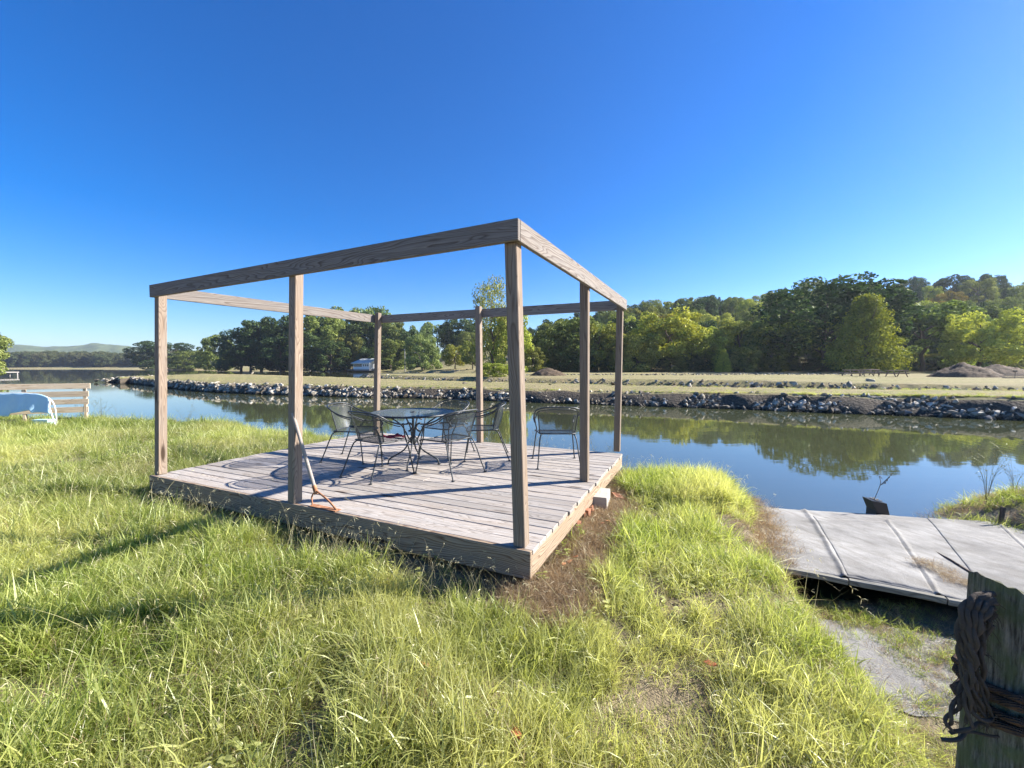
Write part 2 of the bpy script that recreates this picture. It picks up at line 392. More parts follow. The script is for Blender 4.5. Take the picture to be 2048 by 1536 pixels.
def fz(x, y):
    x = np.asarray(x, float); y = np.asarray(y, float)
    front = np.interp(x, FFx, FFy, left=1e4, right=FFy[-1]); d = y - front
    back = np.interp(x, [-31, -22, -12, 0, 6, 400], [88, 88, 80, 82, 400, 400])      # the spit ends before the cove
    spit = sstep(0, 1.3, d) * (.72 + .004 * np.clip(d, 0, 80) + .06 * (vnoise(x, y, .3, 5) - .5)) * (1 - sstep(0, 1.5, y - back))
    hy = np.interp(x, [-400, -75, -50, -20, 5, 30, 400], [400, 195, 172, 128, 96, 92, 60])
    rise = sstep(0, 125, y - hy); hz = np.interp(x, HX, HZ)
    main = sstep(-2, 1, y - hy) * np.where(x > 5, 1.0, .9) + rise * hz * (1 + .12 * (vnoise(x, y, .02, 6) - .5)) + .1 * sstep(0, 6, y - hy) * (vnoise(x, y, .25, 7) - .5)
    main = np.where(x < -75, sstep(-2, 1, y - hy) * .8 + rise * 2, main)
    return np.maximum(spit, main) - .5 * (1 - sstep(-.01, .2, np.maximum(spit, main)))
xs = np.concatenate([[-400, -300, -200, -120], np.arange(-90, 120, 1.3), np.arange(120, 400, 5), [450, 600, 900]])
ys = np.concatenate([np.arange(14, 100, .9), np.arange(100, 330, 4), [360, 450, 700, 1200]])
grid_mesh('field_terrain', xs, ys, fz, M['field'])
# far shore on the left, beach and wooded hill behind
def farz(x, y):
    shore = np.interp(x, [-2500, -700, -560, -420, -300, -150, -60], [560, 455, 450, 447, 455, 560, 700])
    return sstep(0, 18, y - shore) * 1.6 + sstep(20, 60, y - shore) * 3 - .4
grid_mesh('far_shore_terrain', np.arange(-2500, 100, 12.), np.concatenate([np.arange(440, 560, 6.), np.arange(560, 1400, 40.)]), farz, M['field'])
def farhill(x, y):
    r = np.interp(x / y * 828 + 1024, [-600, -100, 40, 90, 150, 190, 260, 330, 420, 520, 700, 1000], [60, 75, 92, 80, 82, 94, 84, 70, 60, 66, 60, 30])
    return sstep(1050, 1700, y) * r * (.96 + .08 * vnoise(x, y, .006, 8)) + 6 * vnoise(x, y, .05, 9) + 5 * vnoise(x, y, .02, 12) - 4
grid_mesh('far_hill_terrain', np.arange(-3200, 400, 9.), np.concatenate([np.arange(1000, 1760, 16.), [1800, 2000, 2400]]), farhill, M['farhill'])

# ------------------------------------------------------------------ trees
def leaf_cloud(P, Nn, size, tint, rs, aspect=.62):
    """one bent two-triangle leaf clump per point"""
    n = len(P); a = rs.randn(n, 3); a -= (a * Nn).sum(1, keepdims=True) * Nn; a /= np.linalg.norm(a, axis=1, keepdims=True) + 1e-9
    b = np.cross(Nn, a); s = size[:, None]
    v = np.stack([P - a * s, P - b * s * aspect - Nn * s * .15, P + a * s, P + b * s * aspect + Nn * s * .15], 1).reshape(-1, 3)
    i = np.arange(n)[:, None] * 4; f = np.concatenate([i, i + 1, i + 2, i, i + 2, i + 3], 1).reshape(-1, 3)
    return v, f, np.repeat(tint, 4)
def tri_mesh(name, v, f, tint, mat):
    me = bpy.data.meshes.new(name); me.vertices.add(len(v)); me.vertices.foreach_set('co', v.astype(np.float32).ravel())
    me.loops.add(f.size); me.loops.foreach_set('vertex_index', f.ravel().astype(np.int32)); me.polygons.add(len(f))
    me.polygons.foreach_set('loop_start', np.arange(0, f.size, 3)); me.update(calc_edges=True)
    a = me.attributes.new('tint', 'FLOAT', 'POINT'); a.data.foreach_set('value', tint.astype(np.float32)); me.materials.append(mat); return me
def crown_mesh(name, seed, shape, nl=8000, leaf=.022, lobes=26, sparse=1.0):
    nl = int(nl * 1.7); leaf *= .80; lobes = int(lobes * 1.6)
    """unit crown: height 1 (z 0..1), radius about .5"""
    rs = np.random.RandomState(seed); C = []; Rr = []
    for i in range(lobes):
        z = (i + rs.rand()) / lobes
        if shape == 'round': z = .22 + .7 * z; rad = .40 * math.sqrt(max(.02, 1 - ((z - .55) / .47) ** 2)); lr = rs.uniform(.06, .15)
        elif shape == 'low': z = .04 + .85 * z; rad = .44 * math.sqrt(max(.02, 1 - ((z - .38) / .62) ** 2)); lr = rs.uniform(.06, .145)
        elif shape == 'cone': z = .06 + .9 * z; rad = .46 * (1 - z) ** .80 * (1 if z > .14 else .8); lr = rs.uniform(.055, .10) + .05 * (1 - z)
        elif shape == 'tall': z = .15 + .8 * z; rad = .26 * math.sqrt(max(.02, 1 - ((z - .5) / .55) ** 2)) + .05 * rs.rand(); lr = rs.uniform(.06, .13)
        elif shape == 'flat': z = .30 + .62 * z; rad = .47 * math.sqrt(max(.02, 1 - ((z - .6) / .42) ** 2)); lr = rs.uniform(.06, .15)
        elif shape == 'cedar': z = .05 + .93 * z; rad = .30 * (1 - z) ** .8; lr = rs.uniform(.05, .08) + .07 * (1 - z)
        th = i * 2.399 + rs.rand() * .8; q = rad * math.sqrt(rs.uniform(.45, 1.0)); C.append((math.cos(th) * q, math.sin(th) * q, z)); Rr.append(lr)
    C = np.array(C); Rr = np.array(Rr); w = Rr ** 2; w /= w.sum()
    k = rs.choice(lobes, nl, p=w); d = rs.randn(nl, 3); d /= np.linalg.norm(d, axis=1, keepdims=True)
    # clumpy shell of each lobe, brush-like at its edge
    sub = rs.randn(lobes * 14, 3); sub /= np.linalg.norm(sub, axis=1, keepdims=True)
    pick = sub[k * 14 + rs.randint(0, 14, nl)]; d = d * .55 + pick * .75; d /= np.linalg.norm(d, axis=1, keepdims=True)
    rr = Rr[k] * (1 - np.abs(rs.randn(nl)) * .22 * sparse + .12 * rs.rand(nl)); squash = np.array([1.05, 1.05, .8]) if shape != 'cone' else np.array([1.35, 1.35, .55])
    P = C[k] + d * rr[:, None] * squash
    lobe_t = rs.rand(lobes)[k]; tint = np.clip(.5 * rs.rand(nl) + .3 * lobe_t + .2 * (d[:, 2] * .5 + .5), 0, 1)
    Nn = d * .6 + rs.randn(nl, 3) * .55; Nn[:, 2] += .25; Nn /= np.linalg.norm(Nn, axis=1, keepdims=True)
    P[:, 2] = np.maximum(P[:, 2], .01)
    v, f, tt = leaf_cloud(P, Nn, leaf * rs.uniform(.6, 1.3, nl), tint, rs)
    return tri_mesh(name, v, f, tt, M['crown'])
CR = {'round': [crown_mesh('crown_round', s, 'round') for s in (1, 2, 3)], 'low': [crown_mesh('crown_low', s, 'low', 7500) for s in (4, 5, 6)],
      'cone': [crown_mesh('crown_cone', 7, 'cone', 9500, .019, 90, 1.9)], 'tall': [crown_mesh('crown_tall', 9, 'tall', 4200, .016, 34, 1.6)],
      'flat': [crown_mesh('crown_flat', s, 'flat', 7500, .02, 34) for s in (10, 11)], 'cedar': [crown_mesh('crown_cedar', 12, 'cedar', 5000, .019, 40)]}
def trunk_mesh(seed, branches=5, lean=.03, top=.75):
    rs = random.Random(seed); mb = MB()
    p = [Vector((lean * rs.uniform(-1, 1) * i / 3, lean * rs.uniform(-1, 1) * i / 3, -.02 + (top + .02) * i / 6)) for i in range(7)]
    mb.tube(p, [.028, .022, .019, .016, .013, .009, .004], 7)
    for b in range(branches):
        h = rs.uniform(.18, .6); th = rs.uniform(0, 6.28); L = rs.uniform(.18, .36); q = Vector((math.cos(th), math.sin(th), 0))
        s0 = p[0].lerp(p[-1], (h + .02) / (top + .02)); mb.tube([s0, s0 + q * L * .45 + Vector((0, 0, L * .35)), s0 + q * L + Vector((0, 0, L * .9))], [.011, .007, .002], 5)
    return mb.mesh('trunk')
TR = [trunk_mesh(s) for s in (1, 2, 3)]
for m_ in TR: m_.materials.append(M['bark'])
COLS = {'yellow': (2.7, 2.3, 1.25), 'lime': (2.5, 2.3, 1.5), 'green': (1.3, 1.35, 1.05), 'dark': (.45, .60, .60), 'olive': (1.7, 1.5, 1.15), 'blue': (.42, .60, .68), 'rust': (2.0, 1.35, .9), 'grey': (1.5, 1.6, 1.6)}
def tree(name, loc, h, w, kind, colour, label, group=None, cat='tree', variant=None, trunk=True, base=0.0, rs=rng):
    e = empty(name, loc, rs.uniform(0, 6.28))
    e.scale = (w, w, h)
    c = obj_from('crown', CR[kind][(variant if variant is not None else rs.randrange(99)) % len(CR[kind])], None, e)
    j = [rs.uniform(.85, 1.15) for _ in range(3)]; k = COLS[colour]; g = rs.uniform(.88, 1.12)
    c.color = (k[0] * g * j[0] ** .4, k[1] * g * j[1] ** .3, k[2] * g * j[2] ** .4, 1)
    if trunk: obj_from('trunk', TR[rs.randrange(3)], None, e)
    tag(e, label, cat, group); return e
def gnd(x, y): return float(fz(x, y))
def tree_at(name, px, top, D, wpx, kind, colour, label, zb=None, **k):
    """tree whose crown spans about wpx pixels at depth D with its top at pixel row `top`"""
    p = at(px, top, D=D); zb_ = gnd(p.x, p.y) if zb is None else zb
    return tree(name, (p.x, p.y, zb_ - .1), (p.z - zb_ + .1) * 1.0, wpx / FPX * D * 1.04, kind, colour, label, **k)

# the row along the foot of the hill, left to right, then the lake shore
T = [
 ('broad_tree', 1110, 655, 100, 120, 'low', 'green', 'dark green bushy tree behind the small heap of brown dirt'),
 ('broad_tree', 1195, 640, 98, 110, 'low', 'yellow', 'yellow-green tree seen between the two back right deck posts'),
 ('broad_tree', 1340, 618, 96, 150, 'round', 'yellow', 'tall yellow-green tree rising brightest from the edge of the woods'),
 ('shrub', 1275, 668, 92, 90, 'low', 'lime', 'lime bushy shrub just right of the back right deck post'),
 ('broad_tree', 1400, 650, 96, 90, 'low', 'lime', 'light green tree leaning against the bright yellow-green tree'),
 ('broad_tree', 1478, 640, 98, 110, 'round', 'lime', 'rounded lime tree above the small pointed yellow shrub'),
 ('shrub', 1447, 697, 86, 34, 'cone', 'yellow', 'small pointed yellow shrub standing alone before the dark thicket'),
 ('shrub', 1490, 690, 88, 60, 'low', 'olive', 'olive shrub beside the small pointed yellow shrub'),
 ('broad_tree', 1560, 640, 95, 120, 'flat', 'green', 'mid green open tree left of the dark pine'),
 ('pine_tree', 1655, 560, 92, 250, 'flat', 'dark', 'very dark spreading pine with a bare lower trunk'),
 ('conical_tree', 1735, 585, 76, 138, 'cone', 'yellow', 'pyramid-shaped light green tree behind the picnic tables'),
 ('broad_tree', 1850, 600, 90, 170, 'low', 'green', 'green leafy tree between the pyramid tree and the dirt heap'),
 ('broad_tree', 1965, 617, 78, 140, 'round', 'lime', 'rounded light green tree standing behind the large dirt heap'),
 ('broad_tree', 1925, 660, 96, 90, 'low', 'dark', 'dark tree crowding behind the large dirt heap'),
 ('broad_tree', 2060, 640, 120, 120, 'low', 'green', 'green tree cut by the right edge of the photo'),
 ('tall_tree', 985, 552, 88, 112, 'tall', 'olive', 'tall sparse half-bare tree seen through the deck frame', ),
 ('tall_tree', 1020, 610, 90, 85, 'low', 'lime', 'pale green tree partly hidden by the nearest deck post'),
 ('shrub', 990, 725, 56, 75, 'low', 'lime', 'round leafy bush at the foot of the tall half-bare tree'),
 ('broad_tree', 1065, 690, 92, 60, 'low', 'olive', 'olive bush just right of the nearest deck post'),
 ('broad_tree', 845, 668, 150, 75, 'low', 'grey', 'pale grey-green willow on the cove shore right of the boathouse'),
 ('broad_tree', 910, 690, 140, 55, 'round', 'yellow', 'small yellowish tree on the grassy slope'),
 ('broad_tree', 945, 680, 130, 50, 'round', 'green', 'small green tree on the grassy slope near the tall half-bare tree'),
 ('broad_tree', 693, 668, 185, 70, 'low', 'olive', 'olive-brown tree leaning over the white boathouse'),
 ('broad_tree', 430, 668, 230, 70, 'low', 'green', 'medium green tree standing at the left end of the dark grove'),
 ('broad_tree', 330, 680, 300, 110, 'low', 'dark', 'rounded hazy dark tree behind the leftmost deck post'),
 ('broad_tree', 380, 700, 280, 70, 'low', 'green', 'low tree between the hazy rounded tree and the dark grove'),
]
for i, q in enumerate(T):
    nm, px, top, D, wpx, kd, cl, lb = q[:8]; p = at(px, top, D=D)
    z = gnd(p.x, p.y); z = max(z, .3)
    tree_at(nm, px, top, D, wpx, kd, cl, lb, zb=z, cat='shrub' if nm == 'shrub' else 'tree')
def PLC(px): return 'left of the front middle post' if px < 575 else 'just right of the front middle post' if px < 670 else 'above the boathouse' if px < 750 else 'right of the back left post'
SZ = ['slender', 'full', 'high', 'broad', 'low-crowned', 'front', 'front', 'topmost', 'topmost', 'wide', 'slim', 'short', 'front', 'low', 'small', 'rounded', 'high', 'low', 'bushy']
# dark grove on the lake shore behind the left half of the deck frame
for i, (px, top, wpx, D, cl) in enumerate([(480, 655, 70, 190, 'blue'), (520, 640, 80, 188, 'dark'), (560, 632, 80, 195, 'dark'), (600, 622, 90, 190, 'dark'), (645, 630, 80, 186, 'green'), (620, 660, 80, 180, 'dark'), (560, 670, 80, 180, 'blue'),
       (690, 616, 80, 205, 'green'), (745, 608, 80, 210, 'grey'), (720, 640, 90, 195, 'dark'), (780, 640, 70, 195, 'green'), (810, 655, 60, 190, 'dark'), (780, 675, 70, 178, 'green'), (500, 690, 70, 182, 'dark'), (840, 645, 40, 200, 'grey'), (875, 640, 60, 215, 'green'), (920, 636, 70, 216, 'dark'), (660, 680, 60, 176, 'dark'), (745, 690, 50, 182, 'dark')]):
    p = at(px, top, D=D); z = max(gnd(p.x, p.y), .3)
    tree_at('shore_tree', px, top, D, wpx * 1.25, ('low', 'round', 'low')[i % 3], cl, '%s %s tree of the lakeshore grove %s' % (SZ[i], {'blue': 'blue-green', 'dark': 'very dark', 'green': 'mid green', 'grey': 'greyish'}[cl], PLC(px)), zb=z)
# woods covering the hill
rs_ = random.Random(5); placed = []; n = 0
for tries in range(30000):
    if n >= 225: break
    x = rs_.uniform(-30, 330); y = rs_.uniform(100, 262)
    if y > 120 and x > y * 1.36: continue
    u = 1024 + x / y * FPX
    if x < 14 and y < 195: continue                     # grassy slope left of the woods
    if 1010 < u < 1060 and y < 190: continue
    if u > 2000 and y < 135: continue
    sp = 7.5 if y < 150 else 9.6
    if any((x - a) ** 2 + (y - b) ** 2 < sp * sp for a, b in placed): continue
    placed.append((x, y)); h = rs_.uniform(9, 13.5) * (1.0 if y > 130 else 1.1)
    cl = rs_.choices(['green', 'dark', 'lime', 'olive', 'blue', 'yellow', 'rust'], [30, 26, 12, 12, 14, 4, 2])[0]
    kd = rs_.choices(['low', 'round', 'flat', 'cedar'], [52, 25, 10, 13])[0]; z = gnd(x, y)
    w = h * rs_.uniform(.8, 1.1) if kd != 'cedar' else h * .75
    pl_ = 'at the foot of' if y < 130 else 'half way up' if y < 195 else 'along the crest of'
    lb_ = '%s tree %s the wooded hill' % ({'green': 'mid green', 'dark': 'dark green', 'lime': 'light green', 'olive': 'olive brown', 'blue': 'blue-green', 'yellow': 'yellowing', 'rust': 'rusty autumn'}[cl], pl_)
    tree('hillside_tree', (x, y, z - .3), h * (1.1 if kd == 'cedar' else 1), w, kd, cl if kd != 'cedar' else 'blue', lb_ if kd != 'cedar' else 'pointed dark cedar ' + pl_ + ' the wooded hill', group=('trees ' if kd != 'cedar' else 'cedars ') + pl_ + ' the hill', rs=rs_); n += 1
for i in range(34):
    x = 9 + i * 3.3 + rs_.uniform(-1, 1); y = 93 + rs_.uniform(-1.5, 4); u = 1024 + x / y * FPX
    tree('thicket_shrub', (x, y, gnd(x, y) - .2), rs_.uniform(3.2, 5.5), rs_.uniform(5, 7.5), 'low', rs_.choice(['dark', 'green', 'olive', 'dark']), 'low dark shrub of the thicket at the foot of the wooded hill', group='thicket shrubs at the foot of the hill', cat='shrub', trunk=False, rs=rs_)
# tree whose branches reach in at the left edge
p = at(-40, 640, D=60); tree('leaning_tree', (p.x - 1.2, p.y, .3), 8.0, 7.6, 'low', 'grey', 'pale green tree reaching in at the left edge of the photo', cat='tree')

# ------------------------------------------------------------------ scattering with geometry nodes ("stuff")
def scatter(name, P, rot, sc, idx, protos, kind='stuff'):
    col = bpy.data.collections.new(name + '_pieces')
    for i, pr in enumerate(protos):
        o = bpy.data.objects.new('%s_piece_%02d' % (name, i), pr); col.objects.link(o)
    P = np.asarray(P, np.float32); me = bpy.data.meshes.new(name); me.vertices.add(len(P)); me.vertices.foreach_set('co', P.ravel())
    for nm, ty, dat in (('rot', 'FLOAT_VECTOR', np.asarray(rot, np.float32)), ('sc', 'FLOAT_VECTOR', np.asarray(sc, np.float32)), ('idx', 'INT', np.asarray(idx, np.int32))):
        a = me.attributes.new(nm, ty, 'POINT'); a.data.foreach_set('vector' if ty == 'FLOAT_VECTOR' else 'value', dat.ravel())
    o = bpy.data.objects.new(name, me); COL.objects.link(o)
    g = bpy.data.node_groups.new(name + '_scatter', 'GeometryNodeTree')
    g.interface.new_socket('Geometry', in_out='INPUT', socket_type='NodeSocketGeometry'); g.interface.new_socket('Geometry', in_out='OUTPUT', socket_type='NodeSocketGeometry')
    N = g.nodes; gi = N.new('NodeGroupInput'); go = N.new('NodeGroupOutput'); ci = N.new('GeometryNodeCollectionInfo'); ci.inputs[0].default_value = col
    ci.inputs['Separate Children'].default_value = True; ci.inputs['Reset Children'].default_value = True
    ip = N.new('GeometryNodeInstanceOnPoints'); ip.inputs['Pick Instance'].default_value = True
    def na(n_, ty):
        q = N.new('GeometryNodeInputNamedAttribute'); q.data_type = ty; q.inputs['Name'].default_value = n_; return q.outputs[0]
    L = g.links; L.new(gi.outputs[0], ip.inputs['Points']); L.new(ci.outputs[0], ip.inputs['Instance'])
    L.new(na('idx', 'INT'), ip.inputs['Instance Index']); L.new(na('sc', 'FLOAT_VECTOR'), ip.inputs['Scale'])
    e2r = N.new('FunctionNodeEulerToRotation'); L.new(na('rot', 'FLOAT_VECTOR'), e2r.inputs[0]); L.new(e2r.outputs[0], ip.inputs['Rotation'])
    L.new(ip.outputs[0], go.inputs[0]); md = o.modifiers.new('scatter', 'NODES'); md.node_group = g
    o['kind'] = kind; return o

# wooded far shore and hill on the left, read as one mass
nf = 1500; fx = nr.uniform(-1500, 40, nf); fy = 470 + nr.rand(nf) ** 1.6 * 330
shore = np.interp(fx, [-2500, -700, -560, -420, -300, -150, -60], [560, 455, 450, 447, 455, 560, 700]); fy = np.maximum(fy, shore + 24 + nr.rand(nf) * 30)
hh = nr.uniform(13, 19, nf)
FARC = []
for c_, col_ in ((CR['low'][0], 'green'), (CR['low'][1], 'dark'), (CR['round'][0], 'olive')):
    FARC.append(c_)
t = NT('far_leaves'); oi = t.n('ObjectInfo'); a_ = t.n('Attribute'); a_.attribute_name = 'tint'
t.bsdf(t.mix(a_.outputs['Fac'], (.045, .06, .02), t.ramp(oi.outputs['Random'], [(0, (.07, .095, .035)), (.6, (.12, .13, .045)), (1, (.15, .13, .06))])), .9); M['farleaf'] = t.m
FARM = []
for c_ in FARC:
    d_ = c_.copy(); d_.materials.clear(); d_.materials.append(M['farleaf']); FARM.append(d_)
o = scatter('far_treeline', np.stack([fx, fy, farz(fx, fy) - .5], 1), np.stack([fx * 0, fx * 0, nr.rand(nf) * 6.28], 1), np.stack([hh * 1.25, hh * 1.25, hh], 1), nr.randint(0, 3, nf), FARM)
tag(o, 'hazy unbroken line of trees along the far lake shore', 'treeline')

# ------------------------------------------------------------------ rocks
def rock_mesh(seed):
    rs = random.Random(seed); bm = bmesh.new(); bmesh.ops.create_icosphere(bm, subdivisions=2, radius=.5)
    pl = [(Vector((rs.gauss(0, 1), rs.gauss(0, 1), rs.gauss(0, 1))).normalized(), rs.uniform(.13, .36)) for _ in range(11)]
    for v in bm.verts:
        for n_, d_ in pl:
            k = v.co.dot(n_) - d_
            if k > 0: v.co -= n_ * k
        v.co += Vector((rs.uniform(-1, 1), rs.uniform(-1, 1), rs.uniform(-1, 1))) * .015
        v.co.x *= 1.15; v.co.z *= .75
    me = bpy.data.meshes.new('rock'); bm.to_mesh(me); bm.free(); me.materials.append(M['rock']); return me
RK = [rock_mesh(s) for s in range(8)]
rocks = []   # x,y,z,size,zone
rs_ = random.Random(21)
for i in range(11000):
    s = rs_.uniform(0.0, len(BF) - 1.9); f, n_ = along(BF, s); b, _ = along(BB, s); dd = (b - f).normalized(); tt = rs_.random()
    dist = tt * 1.35; z = -.03 + .68 * min(1, tt * 1.05) ** .9 * (1 + .25 * max(0, (s - 9) / 5)); size = rs_.choice([.06, .08, .10, .13, .16, .21, .27, .44]) * (1.25 if s < 6 else 1) * rs_.uniform(.8, 1.2) * (1.0 if s > 5 else 1.25)
    if s > 8 and rs_.random() < .15 and tt < .7: continue
    if tt > .9: size *= .8
    rocks.append((f.x + dd.x * dist, f.y + dd.y * dist, z, size, 'bank'))
for i in range(420):
    f = BF[0].lerp(BF[1], rs_.uniform(-.08, 1.15)); rocks.append((f.x + rs_.gauss(0, .9), f.y + rs_.gauss(0, .6), rs_.uniform(-.03, .5), rs_.choice([.25, .35, .5, .8]), 'bank'))
for i in range(1100):
    s = rs_.uniform(.3, len(FF) - 1.9); f, n_ = along(FF, s); tt = rs_.gauss(.45, .35)
    size = rs_.choice([.14, .18, .24, .32, .5]) * rs_.uniform(.8, 1.2); rocks.append((f.x - n_.x * 0, f.y + tt * 1.2, max(.02, .65 * min(1, max(0, tt * .9))), size, 'ditch'))
for i in range(420):
    u = rs_.uniform(1050, 1560) if i % 5 else rs_.uniform(1560, 1700); D = rs_.gauss(66, 1.6); x = (u - 1024) / FPX * D
    rocks.append((x, D, gnd(x, D) + .03, rs_.uniform(.15, .5), 'rubble'))
for i in range(60):
    u = rs_.uniform(790, 960); D = 128 + rs_.uniform(-4, 2); x = (u - 1024) / FPX * D; rocks.append((x, D, max(.1, gnd(x, D)), rs_.uniform(.4, .9), 'cove'))
for u, v_, w_ in ((930, 768, .5), (980, 765, .5), (1380, 772, .6), (1470, 776, .6), (1100, 770, .35), (620, 742, .7), (505, 746, .6), (1590, 768, .8), (1745, 764, .9), (1700, 771, .9), (1225, 770, .6)):
    p = at(u, v_, .72); rocks.append((p.x, p.y, .75, w_, 'loose'))
def seen(q): return q[3] / max(q[1], 1) if abs(q[0]) < q[1] * 1.25 else 0
rocks.sort(key=seen, reverse=True)
def where(u): return 'left end' if u < 560 else 'stretch seen through the deck frame' if u < 1240 else 'right stretch'
LB = {'bank': ('grey broken stone in the riprap bank across the pond', 'riprap stones along the far bank of the pond'),
      'ditch': ('pale stone lining the narrow ditch behind the grassy berm', 'stones lining the ditch behind the berm'),
      'rubble': ('pale lump in the line of rubble before the woods', 'rubble line before the woods'), 'cove': ('stone on the shore of the cove', 'stones on the cove shore'),
      'loose': ('pale stone lying loose on the mown grass berm', 'loose stones on the berm')}
for q in rocks[:290]:
    o = obj_from('rock', RK[rs_.randrange(8)]); o.location = q[:3]; o.rotation_euler = (rs_.uniform(-.5, .5), rs_.uniform(-.5, .5), rs_.uniform(0, 6.28)); o.scale = (q[3] * rs_.uniform(.8, 1.3), q[3] * rs_.uniform(.8, 1.2), q[3] * rs_.uniform(.7, 1.2))
    if q[4] == 'bank':
        w_ = where(1024 + q[0] / q[1] * FPX); tag(o, 'grey broken stone in the %s of the riprap bank' % w_, 'rock', 'riprap stones, ' + w_)
    else: tag(o, LB[q[4]][0], 'rock', LB[q[4]][1])
rest = rocks[290:]; k = len(rest); A = np.array([q[:4] for q in rest])
o = scatter('rubble', A[:, :3], nr.uniform(-.6, .6, (k, 3)) * [1, 1, 8], A[:, 3:4] * nr.uniform(.75, 1.3, (k, 3)), nr.randint(0, 8, k), RK)
tag(o, 'smaller broken stones filling the pond banks and ditches', 'rubble')

# dirt heaps
def heap(name, c, rx, ry, h, label, seed):
    N = 34; mb = MB(); vs = []; fs = []
    for i in range(N):
        for j in range(N):
            a, b = (i / (N - 1) * 2 - 1) * 1.15, (j / (N - 1) * 2 - 1) * 1.15; r = math.hypot(a, b)
            z = h * max(0, 1 - r) ** .85 * (1 - .18 * (1 - min(1, r)) ) + h * .15 * mnoise.noise(Vector((a * 3 + seed, b * 3, 0))) * max(0, 1.1 - r) + h * .10 * mnoise.noise(Vector((a * 11, b * 11, seed))) - (.1 if r > 1 else 0)
            vs.append((a * rx, b * ry, z - .05))
    for i in range(N - 1):
        for j in range(N - 1): fs.append((i * N + j, (i + 1) * N + j, (i + 1) * N + j + 1, i * N + j + 1))
    mb.add(vs, fs, True); o = mb.build(name, M['pile']); o.location = c; tag(o, label, 'dirt heap'); return o
def gat(px, D):
    x = (px - 1024) / FPX * D; return Vector((x, D, gnd(x, D)))
heap('dirt_heap', gat(1930, 52), 4.0, 2.8, 2.2, 'large brown dirt heap on the mown field near the picnic tables', 1)
heap('dirt_heap', gat(1996, 60), 5.0, 2.6, 2.0, 'lower dark dirt heap half hidden behind the large brown one', 4)
heap('dirt_heap', gat(1096, 62), 2.8, 1.6, 1.5, 'small brown dirt heap before the woods, seen beside the nearest post', 7)

# picnic tables
def picnic():
    e = empty('picnic_table', (0, 0, 0))
    for j in range(5):
        mb = MB(); mb.box((0, (j - 2) * .145, .75), (1.9, .135, .04)); mb.build('plank', M['new_and_sunlit_wood'], e)  # paler wood than the seats: sun sheen on the tops put into colour
    for sgn in (-1, 1):
        for k in range(2):
            mb = MB(); mb.box((0, sgn * (.66 + k * .14), .44), (1.9, .13, .04)); mb.build('seat_plank', M['beam'], e)
        mb = MB(); mb.box((sgn * .65, 0, .68), (.04, .72, .09)); mb.box((sgn * .65, 0, .38), (.04, 1.5, .09)); mb.build('cross_beam', M['post'], e)
        for q in (-1, 1):
            mb = MB(); a = R(28) * q; mb.box((sgn * .61, q * .42, .37), (.04, .1, .82), Matrix.Rotation(a, 3, 'X')); mb.build('leg', M['post'], e)
    return e
pt = picnic()
for i, (px, D, rz, lb) in enumerate(((1703, 57, .25, 'leftmost of the grey wooden picnic tables on the mown field'), (1738, 55, -.3, 'grey wooden picnic table in the middle of the group'), (1742, 61, .35, 'grey wooden picnic table standing farthest back in the group'), (1793, 53, .05, 'grey wooden picnic table nearest the large dirt heap'))):
    o = pt if i == 0 else copy_tree(pt); o.location = gat(px, D); o.rotation_euler.z = rz; s_ = 1.12; o.scale = (s_ * 1.15, s_, s_); tag(o, lb, 'picnic table', 'picnic tables on the field')
# stacked lumber and short post right of the heaps
e = empty('lumber_stack', gat(2040, 47), .1)
for k in range(5):
    mb = MB(); mb.box((0, (k % 2) * .3 - .15 + .04 * k, .08 + (k // 2) * .16), (4.2 - .4 * (k % 3), .22, .09)); mb.build('timber', M['new_and_sunlit_wood'], e)
tag(e, 'low stack of pale timbers on the field at the right edge', 'lumber')
e = empty('marker_post', gat(2030, 46)); mb = MB(); mb.tube([(0, 0, 0), (0, 0, .75)], .04, 6); mb.build('pole', M['post'], e); mb = MB(); mb.box((0, 0, .82), (.3, .2, .14)); mb.build('cap', M['iron'], e)
tag(e, 'thin short post with a dark box on top by the lumber', 'post')

# boathouse across the cove
t = NT('white_siding'); w_ = t.n('TexWave', bands_direction='Z'); t.l(t.co('Object'), w_.inputs['Vector']); w_.inputs['Scale'].default_value = 3
t.bsdf(t.mix(t.noise(t.co('Object'), 2), (.66, .67, .65), (.80, .80, .77)), .7, t.bump(w_.outputs['Fac'], .4, .02)); M['siding'] = t.m
t = NT('pale_roof'); t.bsdf(t.mix(t.noise(t.co('Object'), 1.5), (.50, .53, .50), (.68, .70, .66)), .5); M['roofm'] = t.m
t = NT('dark_glass'); t.bsdf((.03, .04, .05), .1, None, .6); M['glass'] = t.m
t = NT('grey_wood_plain'); t.bsdf(t.mix(t.noise(t.co('Object', (1, 8, 8)), 3), (.24, .22, .20), (.42, .39, .36)), .9); M['greywood'] = t.m
D = 172; b0 = at(731, 741, D=D); b0.z = .5
e = empty('boathouse', b0, R(-14)); Wd, Dp, Hh = 7.4, 6.0, 2.4
mb = MB(); mb.box((0, 0, .55 + Hh / 2), (Wd, Dp, Hh)); wl = mb.build('wall', M['siding'], e)
mb = MB(); mb.box((0, 0, .25), (Wd - .3, Dp - .3, .55)); mb.build('foundation', M['greywood'], e)
